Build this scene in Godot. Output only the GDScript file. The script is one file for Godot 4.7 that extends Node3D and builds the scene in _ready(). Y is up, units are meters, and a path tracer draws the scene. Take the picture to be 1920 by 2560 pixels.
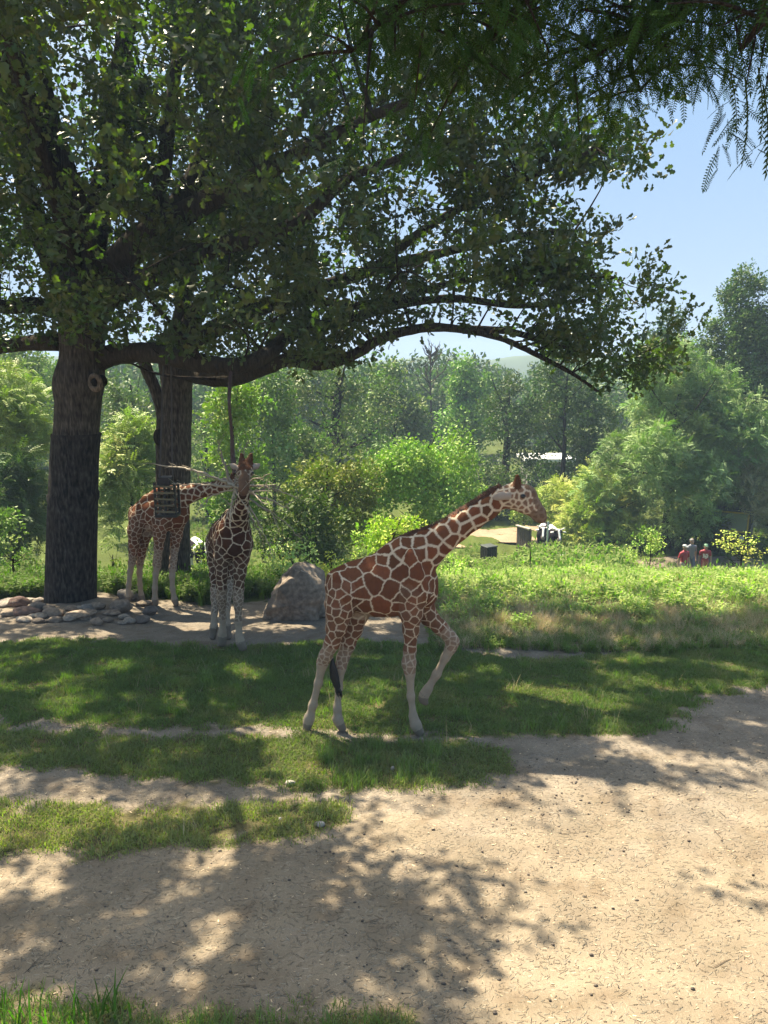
extends Node3D

# ---- camera model of the photograph (1920 x 2560 pixels, about a 26 mm lens, held 4.6 m above the lawn and tilted down)
const FOC := 1848.9
const CX := 960.0
const CY := 1280.0
const DK := 1.15732
const CAM_Y := 4.57
const TILT := 0.19530
const SUN_AZ := 0.70
const SUN_EL := 1.02

var rng := RandomNumberGenerator.new()
var noise := FastNoiseLite.new()
var fine := FastNoiseLite.new()
var M := {}
var used := {}
var sun_dir := Vector3.UP
var hidden_paths := []

func _ready():
	rng.seed = 4711
	noise.seed = 7
	noise.frequency = 0.25
	fine.seed = 11
	fine.frequency = 1.0
	setup_camera_and_light()
	make_materials()
	build_ground()
	build_far_hills()
	build_giraffes()
	build_oaks()
	build_feeders()
	build_rocks()
	build_lawn()
	build_meadow()
	build_background_trees()
	build_shrubs()
	build_compound()
	build_people()
	build_litter()
	build_locust()

func setup_camera_and_light():
	var cam := Camera3D.new()
	cam.name = "camera"
	add_child(cam)
	cam.position = Vector3(0, CAM_Y, 0)
	cam.rotation.x = -TILT
	cam.keep_aspect = Camera3D.KEEP_HEIGHT
	cam.fov = rad_to_deg(2.0 * atan(1280.0 / FOC))
	cam.near = 0.1
	cam.far = 900.0
	cam.current = true
	var e := Environment.new()
	e.background_mode = Environment.BG_SKY
	var sky := Sky.new()
	var sm := ProceduralSkyMaterial.new()
	sm.sky_top_color = Color(0.57, 0.75, 0.95)
	sm.sky_horizon_color = Color(0.82, 0.91, 1.0)
	sm.sky_curve = 0.2
	sm.sky_energy_multiplier = 0.60
	sm.ground_bottom_color = Color(0.25, 0.27, 0.2)
	sm.ground_horizon_color = Color(0.5, 0.55, 0.5)
	sm.ground_energy_multiplier = 0.6
	sm.sun_angle_max = 60.0
	sm.sun_curve = 0.5
	sky.sky_material = sm
	e.sky = sky
	e.tonemap_mode = Environment.TONE_MAPPER_LINEAR
	e.tonemap_exposure = 3.3
	e.sdfgi_enabled = true
	e.ssao_enabled = true
	e.ssil_enabled = true
	e.fog_enabled = true
	e.fog_density = 0.0011
	e.fog_light_color = Color(0.78, 0.88, 1.0)
	var we := WorldEnvironment.new()
	we.name = "world_environment"
	we.environment = e
	add_child(we)
	sun_dir = Vector3(-sin(SUN_AZ) * cos(SUN_EL), sin(SUN_EL), -cos(SUN_AZ) * cos(SUN_EL))
	var sun := DirectionalLight3D.new()
	sun.name = "sun"
	add_child(sun)
	sun.look_at_from_position(Vector3.ZERO, -sun_dir, Vector3.UP)
	sun.light_energy = 1.6
	sun.light_color = Color(1.0, 0.95, 0.84)
	sun.light_angular_distance = 0.5
	sun.shadow_enabled = true

# ---- geometry of the view
func ray(u: float, v: float) -> Vector3:
	var x := (u - CX) / FOC
	var y := -(v - CY) / FOC
	return Vector3(x, y * cos(TILT) - sin(TILT), -y * sin(TILT) - cos(TILT))

func J(u: float, v: float, d: float) -> Vector3:      # the point at source pixel u, v that lies d metres ahead
	var r := ray(u, v)
	return Vector3(0, CAM_Y, 0) + r * (d / -r.z)

func JD(u: float, v: float, d: float) -> Vector3:     # same, in the 1659 pixel wide reading of the photograph
	return J(u * DK, v * DK, d)

func m_per_px(u: float, v: float, d: float) -> float: # metres per source pixel there
	return d / -ray(u, v).z / FOC

func proj(p: Vector3) -> Vector2:                     # point -> 1659 wide reading
	var q := p - Vector3(0, CAM_Y, 0)
	var y := q.y * cos(TILT) - q.z * sin(TILT)
	var z := q.y * sin(TILT) + q.z * cos(TILT)
	if z > -0.2:
		return Vector2(-99999, 99999)
	return Vector2(q.x / -z * FOC + CX, -y / -z * FOC + CY) / DK

func smooth(a: float, b: float, x: float) -> float:
	var t := clampf((x - a) / (b - a), 0.0, 1.0)
	return t * t * (3.0 - 2.0 * t)

func drop(d: float) -> float:
	if d < 17.0:
		return 3.71 + 0.0986 * maxf(d, -12.0)
	if d < 30.0:
		var t := (d - 17.0) / 13.0
		var h00 := 2 * t * t * t - 3 * t * t + 1
		var h10 := t * t * t - 2 * t * t + t
		var h01 := -2 * t * t * t + 3 * t * t
		var h11 := t * t * t - t * t
		return h00 * 5.386 + h10 * 13.0 * 0.0986 + h01 * 9.05 + h11 * 13.0 * 0.03
	return 9.05 + minf(0.03 * (d - 30.0), 2.2)

func gy(x: float, z: float) -> float:
	var d := -z
	var y := CAM_Y - drop(d)
	y += noise.get_noise_2d(x, z) * 0.09 * smooth(2.0, 6.0, d) * (1.0 + 4.0 * smooth(18.0, 40.0, d))
	y += fine.get_noise_2d(x, z) * 0.025 * (1.0 - smooth(15.0, 25.0, d))
	if d < 12.5:
		y += 0.018 * fine.get_noise_2d((x - d * 0.55) * 0.5 + 11.0, (d + 0.25 * x) * 2.6) + 0.012 * fine.get_noise_2d(x * 3.3, d * 3.3)
	var q := Vector2(x + 6.6, d - 15.7)
	y += 0.16 * exp(-q.length_squared() / 1.6)            # the mound at the foot of the oak
	return y

func on_ground(x: float, z: float) -> Vector3:
	return Vector3(x, gy(x, z), z)

func G(u: float, v: float) -> Vector3:                # where the ground is seen at source pixel u, v
	var r := ray(u, v)
	var p := Vector3(0, CAM_Y, 0)
	var t := 2.0
	while t < 120.0:
		p = Vector3(0, CAM_Y, 0) + r * t
		if p.y < gy(p.x, p.z):
			for k in 12:
				var s := 0.05 * pow(0.5, k + 1)
				p = Vector3(0, CAM_Y, 0) + r * t
				t += s * (1.0 if p.y > gy(p.x, p.z) else -1.0)
			return p
		t += 0.05
	return p

func GD(u: float, v: float) -> Vector3:
	return G(u * DK, v * DK)

func shade_spot(p: Vector3) -> Vector3:               # where the shadow of p falls
	var q := p
	for k in 40:
		var h := q.y - gy(q.x, q.z)
		if absf(h) < 0.02:
			break
		q -= sun_dir * (h / sun_dir.y)
	return q

# ---- naming
func numbered(n: String) -> String:
	var k: int = used.get(n, -1) + 1
	used[n] = k
	return n if k == 0 else "%s_%03d" % [n, k]

func thing(called: String, label: String, category: String, at := Vector3.ZERO, group := "") -> Node3D:
	var o := Node3D.new()
	o.name = numbered(called)
	add_child(o)
	o.position = at
	tag(o, label, category, group)
	return o

func tag(o: Node, label: String, category: String, group := ""):
	o.set_meta("label", label)
	o.set_meta("category", category)
	if group:
		o.set_meta("group", group)

func part(called: String, mesh: Mesh, mat: Material, parent: Node3D = self, kind := "") -> MeshInstance3D:
	var o := MeshInstance3D.new()
	o.name = numbered(called) if parent == self else called
	o.mesh = mesh
	o.material_override = mat
	parent.add_child(o, true)
	if kind:
		o.set_meta("kind", kind)
	return o

func many(called: String, mesh: Mesh, mat: Material, where: Array, tint: Array, parent: Node3D = self, kind := "") -> MultiMeshInstance3D:
	var mm := MultiMesh.new()
	mm.transform_format = MultiMesh.TRANSFORM_3D
	mm.use_colors = true
	mm.mesh = mesh
	mm.instance_count = where.size()
	for i in where.size():
		mm.set_instance_transform(i, where[i])
		mm.set_instance_color(i, tint[i])
	var o := MultiMeshInstance3D.new()
	o.name = numbered(called) if parent == self else called
	o.multimesh = mm
	o.material_override = mat
	parent.add_child(o, true)
	if kind:
		o.set_meta("kind", kind)
	return o

func any_turn(r := rng) -> Basis:
	return Basis(Quaternion(r.randfn(), r.randfn(), r.randfn(), r.randfn() + 0.001).normalized())

func lin(r: float, g: float, b: float) -> Color:
	return Color(r, g, b)

func vary(c: Color, amount: float, hue := 0.0) -> Color:
	var k := 1.0 + rng.randf_range(-amount, amount)
	var h := rng.randf_range(-hue, hue)
	return Color(c.r * k * (1.0 + h), c.g * k, c.b * k * (1.0 - h))

# ---- mesh builder
class MB:
	var v := PackedVector3Array()
	var c := PackedColorArray()
	var i := PackedInt32Array()

	func vert(p: Vector3, col := Color.WHITE) -> int:
		v.append(p)
		c.append(col)
		return v.size() - 1

	func tri(a: int, b: int, d: int):
		i.append(a); i.append(b); i.append(d)

	func quad(a: int, b: int, d: int, e: int):
		tri(a, b, d); tri(a, d, e)

	func tube(pts: Array, radii: Array, sides: int, col := Color.WHITE, rough: FastNoiseLite = null, amp := 0.0, closed := true, squash := 1.0):
		var side := Vector3.ZERO
		var prev := -1
		for k in pts.size():
			var t: Vector3 = (pts[mini(k + 1, pts.size() - 1)] - pts[maxi(k - 1, 0)]).normalized()
			if side == Vector3.ZERO:
				side = t.cross(Vector3(0.31, 0.2, 0.93) if absf(t.y) > 0.8 else Vector3.UP).normalized()
			side = (side - t * side.dot(t)).normalized()
			var up := side.cross(t)
			var first := v.size()
			for s in sides:
				var a := TAU * s / sides
				var d := side * cos(a) + up * sin(a) * squash
				var r: float = radii[k]
				if rough:
					var q: Vector3 = pts[k] + d * r
					r *= 1.0 + amp * rough.get_noise_3d(q.x * 7.0, q.y * 1.6, q.z * 7.0)
				vert(pts[k] + d * r, col)
			if prev >= 0:
				for s in sides:
					var n := (s + 1) % sides
					quad(prev + s, first + s, first + n, prev + n)
			elif closed:
				var e := vert(pts[k], col)
				for s in sides:
					tri(e, first + s, first + (s + 1) % sides)
			prev = first
		if closed:
			var e := vert(pts[pts.size() - 1], col)
			for s in sides:
				tri(e, prev + (s + 1) % sides, prev + s)

	func ball(at: Vector3, r: Vector3, n: int, col := Color.WHITE, basis := Basis()):
		var first := v.size()
		for a in n + 1:
			for b in n * 2:
				var th := PI * a / n
				var ph := PI * b / n
				vert(at + basis * (Vector3(sin(th) * cos(ph), cos(th), sin(th) * sin(ph)) * r), col)
		for a in n:
			for b in n * 2:
				var b2 := (b + 1) % (n * 2)
				quad(first + a * n * 2 + b, first + a * n * 2 + b2, first + (a + 1) * n * 2 + b2, first + (a + 1) * n * 2 + b)

	func box(at: Vector3, s: Vector3, col := Color.WHITE, basis := Basis(), bev := 0.0):
		# each face its own vertices, edges chamfered by bev
		var h := s * 0.5
		var k := minf(bev, minf(h.x, minf(h.y, h.z)) * 0.8)
		var cor := {}
		for x in [-1, 1]:
			for y in [-1, 1]:
				for z in [-1, 1]:
					var o := Vector3(x, y, z)
					cor[o] = [at + basis * (o * h - Vector3(0, y * k, z * k)), at + basis * (o * h - Vector3(x * k, 0, z * k)), at + basis * (o * h - Vector3(x * k, y * k, 0))]
		for ax in 3:
			for sg in [-1, 1]:
				var ids := []
				for q in [[-1, -1], [1, -1], [1, 1], [-1, 1]]:
					var o := Vector3.ZERO
					o[ax] = sg
					o[(ax + 1) % 3] = q[0]
					o[(ax + 2) % 3] = q[1]
					ids.append(vert(cor[o][ax], col))
				if sg > 0:
					quad(ids[0], ids[3], ids[2], ids[1])
				else:
					quad(ids[0], ids[1], ids[2], ids[3])
		if k > 0.0:
			for ax in 3:
				for a in [-1, 1]:
					for b in [-1, 1]:
						var p := Vector3.ZERO
						var q := Vector3.ZERO
						p[ax] = -1; q[ax] = 1
						p[(ax + 1) % 3] = a; q[(ax + 1) % 3] = a
						p[(ax + 2) % 3] = b; q[(ax + 2) % 3] = b
						var f: int = (ax + 1) % 3
						var g: int = (ax + 2) % 3
						var w := [vert(cor[p][f], col), vert(cor[q][f], col), vert(cor[q][g], col), vert(cor[p][g], col)]
						if a * b > 0:
							quad(w[0], w[1], w[2], w[3])
						else:
							quad(w[0], w[3], w[2], w[1])
			for o in cor:
				var w := [vert(cor[o][0], col), vert(cor[o][1], col), vert(cor[o][2], col)]
				if o.x * o.y * o.z > 0:
					tri(w[0], w[2], w[1])
				else:
					tri(w[0], w[1], w[2])

	func add(o: MB, t := Transform3D(), tint := Color.WHITE):
		var n := v.size()
		for k in o.v.size():
			vert(t * o.v[k], o.c[k] * tint)
		for k in o.i:
			i.append(n + k)

	func mesh(given := PackedVector3Array()) -> ArrayMesh:
		var nn := given
		if nn.size() != v.size():
			nn = PackedVector3Array()
			nn.resize(v.size())
			for k in range(0, i.size(), 3):
				var a := i[k]
				var b := i[k + 1]
				var d := i[k + 2]
				var n := (v[d] - v[a]).cross(v[b] - v[a])
				nn[a] += n
				nn[b] += n
				nn[d] += n
			for k in nn.size():
				nn[k] = nn[k].normalized() if nn[k].length_squared() > 1e-20 else Vector3.UP
		var arr := []
		arr.resize(Mesh.ARRAY_MAX)
		arr[Mesh.ARRAY_VERTEX] = v
		arr[Mesh.ARRAY_NORMAL] = nn
		arr[Mesh.ARRAY_COLOR] = c
		arr[Mesh.ARRAY_INDEX] = i
		var m := ArrayMesh.new()
		m.add_surface_from_arrays(Mesh.PRIMITIVE_TRIANGLES, arr)
		return m

func spline(pts: Array, per: int) -> Array:            # Catmull-Rom through the points
	var out := []
	for k in pts.size() - 1:
		var p0 = pts[maxi(k - 1, 0)]
		var p1 = pts[k]
		var p2 = pts[k + 1]
		var p3 = pts[mini(k + 2, pts.size() - 1)]
		for s in per:
			var t := float(s) / per
			out.append(0.5 * ((2.0 * p1) + (p2 - p0) * t + (2.0 * p0 - 5.0 * p1 + 4.0 * p2 - p3) * t * t + (3.0 * p1 - p0 - 3.0 * p2 + p3) * t * t * t))
	out.append(pts[pts.size() - 1])
	return out

# ---- materials
func plain(r: float, g: float, b: float, rough := 0.8) -> StandardMaterial3D:
	var m := StandardMaterial3D.new()
	m.albedo_color = Color(r, g, b).linear_to_srgb()
	m.roughness = rough
	return m

func tinted(rough := 0.8) -> StandardMaterial3D:
	var m := StandardMaterial3D.new()
	m.vertex_color_use_as_albedo = true
	m.roughness = rough
	return m

func leafy(rough: float, light: Color) -> StandardMaterial3D:
	var m := tinted(rough)
	m.backlight_enabled = true
	m.backlight = light
	m.cull_mode = BaseMaterial3D.CULL_DISABLED
	m.metallic_specular = 0.3
	return m

func streaks(seed_: int, freq: float, dark: Color, light: Color, kind := FastNoiseLite.TYPE_SIMPLEX_SMOOTH) -> NoiseTexture2D:
	var n := FastNoiseLite.new()
	n.seed = seed_
	n.frequency = freq
	n.noise_type = kind
	n.fractal_octaves = 5
	var t := NoiseTexture2D.new()
	t.width = 512
	t.height = 512
	t.seamless = true
	t.noise = n
	var g := Gradient.new()
	g.set_color(0, dark)
	g.set_color(1, light)
	t.color_ramp = g
	return t

func make_materials():
	M.ground = tinted(0.95)
	var tex := mulch_textures()
	M.ground.albedo_texture = tex[0]
	M.ground.uv1_triplanar = true
	M.ground.uv1_world_triplanar = true
	M.ground.uv1_scale = Vector3.ONE * 0.27
	M.ground.heightmap_enabled = true
	M.ground.heightmap_texture = tex[1]
	M.ground.heightmap_scale = 2.5
	M.ground.metallic_specular = 0.2

	M.bark = tinted(0.95)
	M.bark.albedo_texture = streaks(3, 0.014, Color(0.30, 0.28, 0.27), Color(1.0, 0.97, 0.92))
	M.bark.uv1_triplanar = true
	M.bark.uv1_world_triplanar = true
	M.bark.uv1_scale = Vector3(2.6, 0.5, 2.6)
	M.bark.heightmap_enabled = true
	M.bark.heightmap_texture = M.bark.albedo_texture
	M.bark.heightmap_scale = 4.0
	M.bark.metallic_specular = 0.2

	M.mesh_wrap = plain(0.095, 0.088, 0.083, 0.9)
	M.mesh_wrap.metallic_specular = 0.15
	M.mesh_wrap.albedo_texture = streaks(5, 0.012, Color(0.25, 0.25, 0.25), Color(1.0, 0.98, 0.95))
	M.mesh_wrap.heightmap_enabled = true
	M.mesh_wrap.heightmap_texture = M.mesh_wrap.albedo_texture
	M.mesh_wrap.heightmap_scale = 4.0
	M.mesh_wrap.uv1_triplanar = true
	M.mesh_wrap.uv1_world_triplanar = true
	M.mesh_wrap.uv1_scale = Vector3(2.4, 0.6, 2.4)

	M.stone = tinted(0.9)
	M.stone.albedo_texture = streaks(9, 0.012, Color(0.55, 0.54, 0.53), Color(1.0, 0.98, 0.95))
	M.stone.uv1_triplanar = true
	M.stone.uv1_world_triplanar = true
	M.stone.uv1_scale = Vector3.ONE * 1.3
	M.stone.heightmap_enabled = true
	M.stone.heightmap_texture = M.stone.albedo_texture
	M.stone.heightmap_scale = 3.0

	M.coat = tinted(0.75)
	M.coat.metallic_specular = 0.18
	M.hair = plain(0.085, 0.030, 0.014, 0.8)
	M.black_hair = plain(0.008, 0.007, 0.007, 0.6)
	M.eye = plain(0.006, 0.005, 0.005, 0.15)
	M.oak_leaf = leafy(0.36, Color(0.78, 1.0, 0.25))
	M.oak_leaf.metallic_specular = 0.5
	M.leaf = leafy(0.5, Color(0.56, 0.70, 0.22))
	M.grass = leafy(0.6, Color(0.75, 1.0, 0.25))
	M.straw = leafy(0.7, Color(0.6, 0.55, 0.35))
	M.locust = leafy(0.9, Color(0.32, 0.6, 0.12))
	M.locust.metallic_specular = 0.08
	M.painted = tinted(0.6)
	M.wood = tinted(0.85)
	M.wood.albedo_texture = streaks(15, 0.02, Color(0.6, 0.58, 0.56), Color(1.0, 0.98, 0.95))
	M.wood.uv1_triplanar = true
	M.wood.uv1_scale = Vector3(4.0, 0.7, 4.0)
	M.haze_hill = tinted(1.0)

func mulch_textures() -> Array:
	var r := RandomNumberGenerator.new()
	r.seed = 99
	var n := 1024
	var im := Image.create(n, n, false, Image.FORMAT_RGB8)
	var hm := Image.create(n, n, false, Image.FORMAT_RGB8)
	im.fill(Color(0.76, 0.74, 0.72))
	hm.fill(Color(0.35, 0.35, 0.35))
	for y in n:
		for x in n:
			var t0 := 0.76 + r.randf_range(-0.09, 0.09)
			im.set_pixel(x, y, Color(t0 * 1.02, t0, t0 * 0.98))
	for k in 17000:
		var x := r.randf() * n
		var y := r.randf() * n
		var a := r.randfn() * 0.7
		if r.randf() < 0.35:
			a = r.randf() * PI
		var ln := r.randf_range(3, 13)
		var w := 1 + int(r.randf() * 2.2)
		var tone := clampf(0.84 + r.randfn() * 0.085, 0.5, 1.0)
		if r.randf() < 0.06:
			tone = r.randf_range(0.5, 0.68)
		var warm := r.randf_range(-0.03, 0.03)
		var col := Color(tone + warm, tone, tone - warm)
		var hi := r.randf_range(0.3, 1.0)
		var s := 0.0
		while s < ln:
			var px := int(x + cos(a) * s)
			var py := int(y + sin(a) * s)
			for q in w:
				im.set_pixel(posmod(px, n), posmod(py + q, n), col)
				hm.set_pixel(posmod(px, n), posmod(py + q, n), Color(hi, hi, hi))
			s += 1.0
	var t := ImageTexture.create_from_image(im)
	var h := ImageTexture.create_from_image(hm)
	return [t, h]

# ---- ground: where grass grows and where it is worn to chips and dust (outlines read off the photograph, laid on the ground)
var lawns := []

func V(a: Array) -> PackedVector2Array:
	var o := PackedVector2Array()
	for k in range(0, a.size(), 2):
		o.append(Vector2(a[k], a[k + 1]))
	return o

func lay_out(a: Array) -> PackedVector2Array:          # outline in the photograph -> outline on the ground (x, ahead)
	var o := PackedVector2Array()
	for k in range(0, a.size(), 2):
		var p := GD(a[k], a[k + 1])
		o.append(Vector2(p.x, -p.z))
	return o

func inside(poly: PackedVector2Array, p: Vector2) -> bool:
	return Geometry2D.is_point_in_polygon(p, poly)

func setup_lawns():
	lawns = [
		lay_out([-400, 1392, 0, 1392, 130, 1380, 300, 1386, 480, 1404, 700, 1384, 960, 1396, 1080, 1420, 1200, 1425, 1420, 1404, 1659, 1398, 1900, 1400, 1900, 1460, 1659, 1482, 1500, 1515, 1475, 1545, 1440, 1578, 1220, 1590, 1000, 1590, 700, 1574, 560, 1564, 300, 1570, 0, 1553, -400, 1550]),
		lay_out([-400, 1578, 0, 1580, 300, 1592, 620, 1594, 900, 1600, 1060, 1612, 1108, 1650, 1040, 1690, 860, 1702, 640, 1702, 500, 1690, 250, 1675, 0, 1655, -400, 1650]),
		lay_out([-400, 1742, 0, 1741, 200, 1746, 420, 1746, 740, 1740, 762, 1756, 690, 1800, 560, 1815, 400, 1832, 150, 1836, 0, 1850, -400, 1850]),
		lay_out([-300, 2150, 0, 2155, 200, 2180, 420, 2205, 640, 2215, 740, 2185, 880, 2205, 905, 2330, 500, 2420, -300, 2400]),
		lay_out([940, 1300, 960, 1330, 940, 1395, 1060, 1402, 1180, 1392, 1400, 1395, 1659, 1388, 2000, 1390, 2300, 1250, 940, 1250]),
		lay_out([-600, 1250, 95, 1250, 95, 1290, 0, 1295, -600, 1310]),
		lay_out([220, 1250, 700, 1250, 570, 1300, 430, 1306, 400, 1296, 230, 1282]),
	]

func lawn_at(x: float, d: float) -> int:
	var wob := Vector2(fine.get_noise_2d(x * 2.3, d * 2.3 + 40.0), fine.get_noise_2d(x * 2.3 + 90.0, d * 2.3)) * (0.2 if d < 9.0 else 0.34)
	wob += Vector2(fine.get_noise_2d(x * 7.0, d * 7.0 + 10.0), fine.get_noise_2d(x * 7.0 + 33.0, d * 7.0)) * 0.16
	for k in lawns.size():
		if inside(lawns[k], Vector2(x, d) + wob):
			return k
	if d > 18.5:
		return 5
	return -1

func stops(a: float, b: float, near: float, coarse: float, lo: float, hi: float) -> PackedFloat32Array:
	var o := PackedFloat32Array()
	var x := a
	while x < b:
		o.append(x)
		var away := maxf(maxf(lo - x, x - hi), 0.0)
		x += near + minf(away * 0.12, coarse)
	o.append(b)
	return o

func build_ground():
	setup_lawns()
	var xs := stops(-260, 260, 0.11, 16.0, -7.5, 8.5)
	var ds := stops(-40, 420, 0.11, 16.0, 2.5, 17.5)
	var b := MB.new()
	var dust := lin(0.345, 0.288, 0.215)
	var pale := lin(0.335, 0.29, 0.235)
	var soil := lin(0.17, 0.155, 0.075)
	for d in ds:
		for x in xs:
			var p := on_ground(x, -d)
			var col := dust.lerp(pale, smooth(5.5, 8.0, d + 1.5 * noise.get_noise_2d(x * 4, d * 4)))
			var m := noise.get_noise_2d(x * 5.0 + 200.0, d * 5.0)
			var m2 := fine.get_noise_2d(x * 3.0, d * 3.0)
			var tr := fine.get_noise_2d((x - d * 0.55) * 0.35 + 11.0, (d + 0.25 * x) * 2.2)
			col = col * (1.0 + 0.24 * m + 0.14 * m2 + 0.20 * tr)
			col = col.lerp(lin(0.21, 0.16, 0.11), smooth(0.18, 0.5, fine.get_noise_2d(x * 1.7 + 60.0, d * 1.7)) * 0.55)
			var on := lawn_at(x, d)
			if on >= 0:
				col = soil * (1.0 + 0.3 * m)
				if d > 16.0:
					col = lin(0.12, 0.16, 0.04) * (1.0 + 0.4 * m)
			col.a = 1.0
			b.vert(p, col)
	var w := xs.size()
	for r in ds.size() - 1:
		for q in w - 1:
			var a := r * w + q
			b.quad(a, a + w, a + w + 1, a + 1)
	part("ground", b.mesh(), M.ground, self, "structure")
	dirt_path("dirt_path", [[930, 1172], [1010, 1164], [1080, 1160], [1130, 1156], [1200, 1150]], 3.4, lin(0.5, 0.38, 0.27))
	dirt_path("dirt_path", [[960, 1218], [1012, 1226], [1045, 1238], [1075, 1254]], 1.2, lin(0.55, 0.45, 0.34))
	dirt_path("dirt_path", [[1380, 1222], [1480, 1222], [1560, 1224], [1680, 1226]], 2.6, lin(0.3, 0.25, 0.2))

func dirt_path(called: String, px: Array, width: float, col: Color):
	var pts := []
	for q in px:
		pts.append(GD(q[0], q[1]))
	pts = spline(pts, 8)
	var b := MB.new()
	var prev := -1
	for k in pts.size():
		var t: Vector3 = pts[mini(k + 1, pts.size() - 1)] - pts[maxi(k - 1, 0)]
		var s := Vector3(-t.z, 0, t.x).normalized()
		var first := b.v.size()
		for n in 7:
			var off := (n / 6.0 - 0.5) * width * (1.0 + 0.15 * fine.get_noise_1d(k * 0.7 + n))
			var p: Vector3 = pts[k] + s * off
			p.y = gy(p.x, p.z) + 0.05
			b.vert(p, vary(col, 0.1))
		if prev >= 0:
			for n in 6:
				b.quad(prev + n, first + n, first + n + 1, prev + n + 1)
		prev = first
	part(called, b.mesh(), M.ground, self, "structure")

func build_far_hills():
	var b := MB.new()
	var prev := -1
	for k in 61:
		var x := -330.0 + k * 11.0
		var top := CAM_Y + 4.2 + noise.get_noise_2d(x * 0.08, 500.0) * 5.0 + noise.get_noise_2d(x * 0.5, 80.0) * 1.2
		var first := b.v.size()
		for n in 7:
			var f := n / 6.0
			b.vert(Vector3(x, lerpf(CAM_Y - 14.0, top, sin(f * PI * 0.5)), -345.0 - f * 40.0), vary(lin(0.05, 0.075, 0.03), 0.2))
		b.vert(Vector3(x, CAM_Y - 14.0, -430.0), lin(0.05, 0.075, 0.03))
		if prev >= 0:
			for n in 7:
				b.quad(prev + n, prev + n + 1, first + n + 1, first + n)
		prev = first
	part("hills", b.mesh(), M.haze_hill, self, "structure")

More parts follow.
